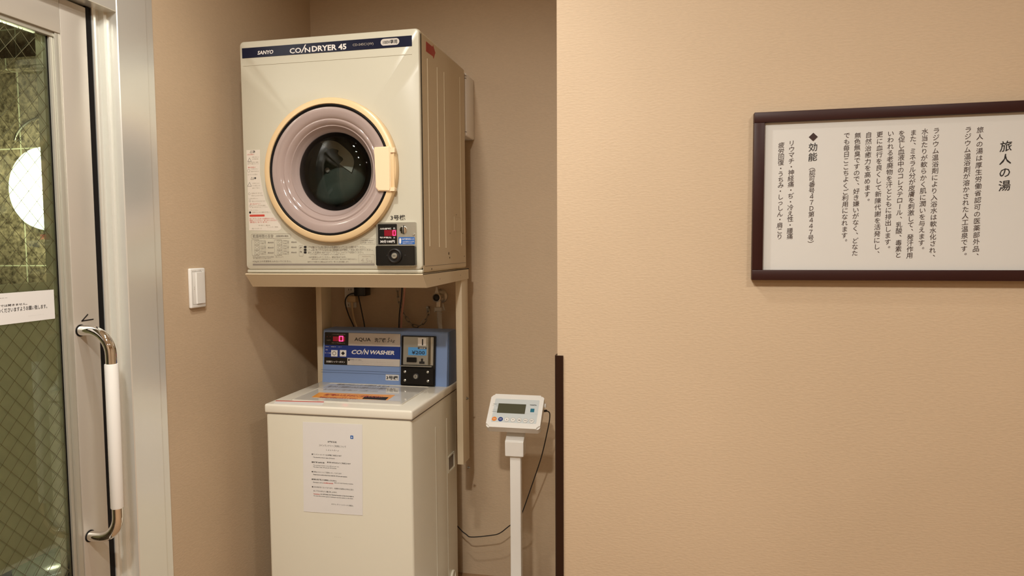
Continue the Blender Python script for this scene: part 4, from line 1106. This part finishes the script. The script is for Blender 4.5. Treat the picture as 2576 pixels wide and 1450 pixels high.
def f(bm):
    P = [(-.430, 2.495, H - .625), (-.424, 2.500, H - .624), (-.411, 2.53, H - .637), (-.412, 2.545, H - .665), (-.420, 2.55, H - .707), (-.451, 2.58, H - .828), (-.498, 2.60, H - .966), (-.537, 2.62, H - 1.074), (-.558, 2.63, H - 1.115), (-.591, 2.64, H - 1.139), (-.635, 2.64, H - 1.176), (-.673, 2.64, H - 1.189), (-.755, 2.64, H - 1.203), (-.780, 2.645, H - 1.196), (-.82, 2.65, H - 1.165), (-.95, 2.66, H - 1.02), (-1.10, 2.68, H - .6)]
    tube(bm, smoothpath(P), .0022, 8)
pc_ = part('power_cord', M['blackm'], sc, f); pc_['label'] = 'thin black power cord'
def f(bm): tube(bm, smoothpath([(-.432, 2.495, H - .625), (-.418, 2.510, H - .626)], 2), .0045, 10)
sub('cord_plug', M['blackm'], pc_, f)

# ================================================================= BEHIND THE MACHINES
co = thing('wall_box', 'white plastic service box on the back wall, half behind the dryer', 'wall box', (-.78, WB, H + .56))
def f(bm):
    z0, z1 = H + .432, H + .676
    box(bm, -.865, -.748, 2.60, WB, z0, z1, .006, 3)
part('cover', M['whiteb'], co, f)
def f(bm):
    for z in (H + .447, H + .664, H + .654): box(bm, -.860, -.7472, 2.5992, 2.606, z, z + .0016)
part('cover_seam', M['lettg'], co, f, split=True, smooth=False)

def wp(x, y, Y): u, v = planeY(Y).uv(x, y); return Vector((u, Y, v))
ou = thing('wall_outlet', 'white wall socket under the tray behind the machines', 'socket', (-1.31, WB, H - .2))
def f(bm):
    a_ = wp(868, 690, WB); b_ = wp(898, 774, WB); box(bm, a_.x, b_.x, WB - .010, WB, b_.z, a_.z, .003)
part('wall_plate', M['white'], ou, f)
def f(bm):
    for y in (729, 768):
        for x in (877, 883):
            c = wp(x, y, WB - .010); box(bm, c.x - .001, c.x + .001, WB - .0105, WB - .0098, c.z - .004, c.z + .004)
part('socket_hole', M['rubber'], ou, f, split=True)
pl1 = thing('power_plug', 'beige power plug with a flat cord in the wall socket', 'plug', wp(884, 753, WB))
def f(bm):
    a_ = wp(874, 744, WB - .035); b_ = wp(895.5, 761, WB - .035); box(bm, a_.x, b_.x, WB - .042, WB - .0095, b_.z, a_.z, .004, 3)
part('plug_body', M['beigep'], pl1, f)
def f(bm): tube(bm, smoothpath([wp(885, 759, WB - .03), wp(886, 775, WB - .035), wp(889, 795, WB - .04), wp(893, 812, WB - .05), wp(899, 830, WB - .06), wp(905, 880, WB - .07)]), [.0065] * 6 + [.004] * 25, 10)
part('cord', M['beigep'], pl1, f)
ad = thing('power_adapter', 'bulky black power adapter with a thin black cable beside the beige plug', 'power adapter', wp(907, 735, WB))
def f(bm):
    a_ = wp(893, 705, WB - .04); b_ = wp(923, 745, WB - .04); box(bm, a_.x, b_.x, WB - .055, WB, b_.z, a_.z, .004, 3)
part('adapter_body', M['black'], ad, f)
def f(bm): tube(bm, smoothpath([wp(901, 742, WB - .045), wp(905, 760, WB - .045), wp(911, 790, WB - .05), wp(917, 822, WB - .055), wp(920, 870, WB - .06)]), .0026, 8)
part('cable', M['blackm'], ad, f)
cb2 = thing('cable', 'loose black cable looping down beside the beige plug', 'cable', wp(880, 760, WB - .06))
part('cable_run', M['blackm'], cb2, lambda bm: tube(bm, smoothpath([wp(891, 738, WB - .05), wp(878, 742, WB - .055), wp(870, 752, WB - .06), (wp(869.5, 768, WB - .06)), wp(878, 795, WB - .055), wp(890, 822, WB - .05), wp(897, 850, WB - .05)]), .0028, 8))
cb3 = thing('cable', 'straight black cable hanging from the tray down to the control panel', 'cable', wp(1006, 760, 2.62))
part('cable_run', M['blackm'], cb3, lambda bm: tube(bm, smoothpath([wp(1012, 715, 2.60), wp(1010, 750, 2.61), wp(1005, 790, 2.62), wp(1003.5, 832, 2.62), wp(1003, 870, 2.62)]), .0030, 8))
cb4 = thing('cable', 'pinkish sheathed cable hanging from the tray beside the black one', 'cable', wp(1014, 760, 2.63))
part('cable_run', M['redwire'], cb4, lambda bm: tube(bm, smoothpath([wp(1018.5, 712, 2.61), wp(1016, 750, 2.62), wp(1011, 790, 2.63), wp(1008, 835, 2.63), wp(1007, 870, 2.63)]), .0042, 10))
ch = thing('metal_chain', 'steel chain sagging from a wall hook between the cables and the water tap', 'chain', wp(1077, 772, WB))
def f(bm):
    u = wp(1076.5, 774, WB - .01); box(bm, u.x - .005, u.x + .005, WB - .01, WB, u.z - .02, u.z + .006, .002); tube(bm, [(u.x, WB - .018, u.z), (u.x, WB - .009, u.z)], .006, 14)
part('hook_plate', M['zinc'], ch, f)
cp_ = smoothpath([wp(1077, 778, WB - .02), wp(1078, 790, WB - .022), wp(1072, 803, WB - .03), wp(1060, 817, WB - .035), wp(1050, 823, WB - .035), wp(1036, 817, WB - .035), wp(1024, 802, WB - .03), wp(1014, 788, WB - .03), wp(1005, 765, WB - .03), wp(1001, 742, WB - .03), wp(999, 715, WB - .03)], 5)
# even steps along the path
acc = [cp_[0]]; step = .0235; prev = cp_[0]; left = step
for p in cp_[1:]:
    while (p - prev).length >= left:
        prev = prev + (p - prev).normalized() * left; acc.append(prev.copy()); left = step
    left -= (p - prev).length; prev = p
for i in range(len(acc) - 1):
    a_, b_ = acc[i], acc[i + 1]; t = (b_ - a_).normalized(); n_ = Vector((0, 1, 0)) if i % 2 else t.cross(Vector((0, 1, 0))).normalized()
    s_ = n_; c_ = (a_ + b_) / 2; L = .0145; W_ = .0062
    def f(bm):
        pts = [c_ + t * (L - W_) * (1 if math.cos(x) > 0 else -1) + t * W_ * math.cos(x) + s_ * W_ * math.sin(x) for x in [2 * math.pi * k / 16 for k in range(17)]]
        tube(bm, pts, .0017, 6, caps=False)
    part('chain_link', M['zinc'], ch, f)
tpp = thing('water_tap', 'satin metal washing machine tap on the wall behind the blue panel', 'tap', wp(1105, 750, WB))
T0 = wp(1107, 757, WB); tc = wp(1100.5, 748.5, WB - .075)
part('wall_flange', M['tap'], tpp, lambda bm: lathe(bm, planeY(WB), T0.x + .005, tc.z, [(.030, 0), (.029, .005), (.020, .009), (0, .009)], 32))
part('spout', M['tap'], tpp, lambda bm: tube(bm, smoothpath([(T0.x + .005, WB - .004, tc.z), (T0.x + .002, WB - .04, tc.z), (tc.x + .004, WB - .075, tc.z - .004)]), .012, 14))
def f(bm):
    pl = planeY(WB - .078)
    lathe(bm, pl, tc.x, tc.z, [(.0125, 0), (.0190, 0), (.0195, .004), (.0190, .012), (.0150, .014), (.0135, .012), (.0125, .004)], 36)
    plate_uv(bm, pl, [(tc.x - .010, tc.z + .014), (tc.x + .012, tc.z + .014), (tc.x + .0065, tc.z + .030), (tc.x + .005, tc.z + .043), (tc.x - .001, tc.z + .043), (tc.x - .003, tc.z + .030)], .001, .010)
tk = part('tap_lever', M['tap'], tpp, f, ang=30)
sub('lever_cap', M['blackm'], tk, lambda bm: lathe(bm, planeY(WB - .080), tc.x, tc.z, [(.0135, .0), (.0135, .007), (.008, .011), (0, .012)], 28))
hcx = wp(1104.5, 790, WB - .078)
def f(bm): box(bm, hcx.x - .009, hcx.x + .009, WB - .087, WB - .068, tc.z - .050, tc.z - .008, .003)
part('tap_body', M['tap'], tpp, f)
def f(bm):
    z = wp(1104, 773, WB - .078).z; box(bm, hcx.x - .015, hcx.x + .015, WB - .094, WB - .062, z - .016, z, .003)
    box(bm, hcx.x - .019, hcx.x - .014, WB - .085, WB - .07, z - .020, z - .008, .001)
    prism(bm, [(hcx.x + .014, WB - .08, z - .010), (hcx.x + .026, WB - .08, z - .014), (hcx.x + .017, WB - .08, z + .014), (hcx.x + .0165, WB - .08, z + .002), (hcx.x + .021, WB - .08, z - .010)], (0, .006, 0))
cc = part('hose_coupling', M['greyp'], tpp, f); cc['label'] = 'grey quick hose coupling'
def f(bm):
    a_ = wp(1104, 780, WB - .078); pts = [Vector((hcx.x, WB - .078, a_.z)), wp(1105.5, 795, WB - .078), wp(1106, 812, WB - .078), wp(1108, 832, WB - .085), wp(1110, 870, WB - .09)]
    tube(bm, smoothpath(pts), .0095, 14)
    for y in (789, 794, 799):
        c = wp(1105.5, y, WB - .078); tube(bm, [c + Vector((0, 0, .0016)), c - Vector((0, 0, .0016))], .0108, 16)
part('inlet_hose', M['greyp'], tpp, f)

# ================================================================= FRAMED SIGN
sg = thing('framed_sign', 'white sign in a dark brown frame with columns of brushed Japanese writing', 'sign', (.22, WF, H - .087))
SX0, SX1 = .2165, 1.02; SZ0, SZ1 = H - .0870, H + .3135; FWd = .0245
def f(bm):
    for (x0, x1, z0, z1) in ((SX0, SX1, SZ1 - FWd, SZ1), (SX0, SX1, SZ0, SZ0 + FWd), (SX0, SX0 + FWd, SZ0 + FWd, SZ1 - FWd), (SX1 - FWd, SX1, SZ0 + FWd, SZ1 - FWd)):
        box(bm, x0, x1, WF - .022, WF, z0, z1, .0015)
part('frame', M['frame'], sg, f)
def f(bm): box(bm, SX0 + FWd - .003, SX1 - FWd + .003, WF - .012, WF - .002, SZ0 + FWd - .003, SZ1 - FWd + .003)
part('sign_board', M['signw'], sg, f, smooth=False)
pq = planeY(WF - .012)
Zs = lambda X, Y: (X / 3.021 + 1870, Y / 3.021 + 240)
def column(bm, s, x0, y0, x1, y1, size=None, thin=-.0):
    """characters stacked between the top point and the bottom point"""
    a_ = Vector(pq.uv(*Zs(x0, y0))); b_ = Vector(pq.uv(*Zs(x1, y1)))
    cx = (a_.x + b_.x) / 2; n = len(s); pitch = (a_.y - b_.y) / n; sz = size or pitch * .98
    for i, c in enumerate(s):
        V, Fc = glyph(c, thin); cy = a_.y - pitch * (i + .5)
        jx, jy, jr = random.uniform(-.02, .02), random.uniform(-.02, .02), random.uniform(-.03, .03)
        def fn(x, y):
            X, Y = x - .5, y - .38
            if c == 'ー': X, Y = Y * 1.0, -X
            elif c in '、。': X, Y = X + .55, Y + .45
            elif c in '（）': X, Y = Y, -X
            elif ord(c) < 128: X += .2
            k = .90
            Y2 = Y * k + .10 * X; X2 = X * k + .02 * Y        # the brush hand climbs to the right
            return cx + (X2 + jx + jr * Y) * sz, cy + (Y2 + jy) * sz
        put(bm, pq, V, Fc, fn, .0006)
def f(bm):
    column(bm, '旅人の湯', 1995, 335, 1985, 735, .028, .006)
    column(bm, '効能', 529, 358, 528, 505, .0235, .006)
letters('title_print', f, M['lettk'], sg)
def f(bm):
    C_ = [('旅人の湯は厚生労働省認可の医薬部外品、', 1802, 235, 1762, 1245), ('ラジウム温浴剤が溶かされた人工温泉です。', 1712, 235, 1672, 1240),
          ('ラジウム温浴剤により入浴水は軟水化され、', 1470, 243, 1430, 1252), ('水当たりが軟らかく肌に潤いを与えます。', 1384, 250, 1345, 1195), ('また、ミネラル分が皮膚を刺激して、発汗作用', 1298, 258, 1258, 1240),
          ('を促し血液中のコレステロール、乳酸、毒素と', 1210, 264, 1170, 1236), ('いわれる老廃物を汗とともに排出します。', 1124, 266, 1090, 1186), ('更に血行を良くして新陳代謝を活発にし、', 1040, 272, 1008, 1225),
          ('自然治癒力を高めます。', 952, 276, 938, 828), ('無色無臭ですので、好き嫌いがなく、どなた', 872, 280, 842, 1222), ('でも毎日ここちよくご利用になれます。', 790, 280, 762, 1135),
          ('（認可番号４７Ｄ第４４７号）', 524, 520, 510, 1150), ('リウマチ・神経痛・ぢ・冷え性・腰痛', 370, 342, 350, 1095), ('疲労回復・うちみ・しっしん・肩こり', 293, 358, 270, 1095)]
    for c in C_: column(bm, *c, size=.0162)
letters('print', f, M['lettbr'], sg)
def f(bm):
    u, v = pq.uv(*Zs(531, 317)); r = .0100
    vs = [bm.verts.new(pq.at(*q, .0006)) for q in ((u - r, v), (u, v - r), (u + r, v), (u, v + r))]; bm.faces.new(vs)
letters('diamond_mark', f, M['lettbr'], sg)

# ================================================================= CEILING LAMPS
for i, (lx, ly, lr, lw, lc) in enumerate(DOWNLIGHTS):
    where = ('nearest the glass door and dryer', 'out in the room on the right', 'above the viewpoint, added as fill', 'in front of the alcove corner, added to brighten its walls', 'furthest behind the viewpoint, added as fill')[i]
    d = thing('downlight', 'round recessed ceiling downlight ' + where, 'ceiling lamp', (lx, ly, CEIL), 'recessed ceiling downlights')
    pl = Plane((lx, ly, CEIL), (1, 0, 0), (0, -1, 0))
    part('trim_ring', M['white'], d, lambda bm: lathe(bm, pl, 0, 0, [(lr + .002, 0), (lr + .018, 0), (lr + .018, .004), (lr + .004, .009), (lr + .002, .006), (lr + .002, 0)], 40))
    part('lens', M['dlamp'], d, lambda bm: lathe(bm, pl, 0, 0, [(0, .003), (lr + .002, .003)], 32))
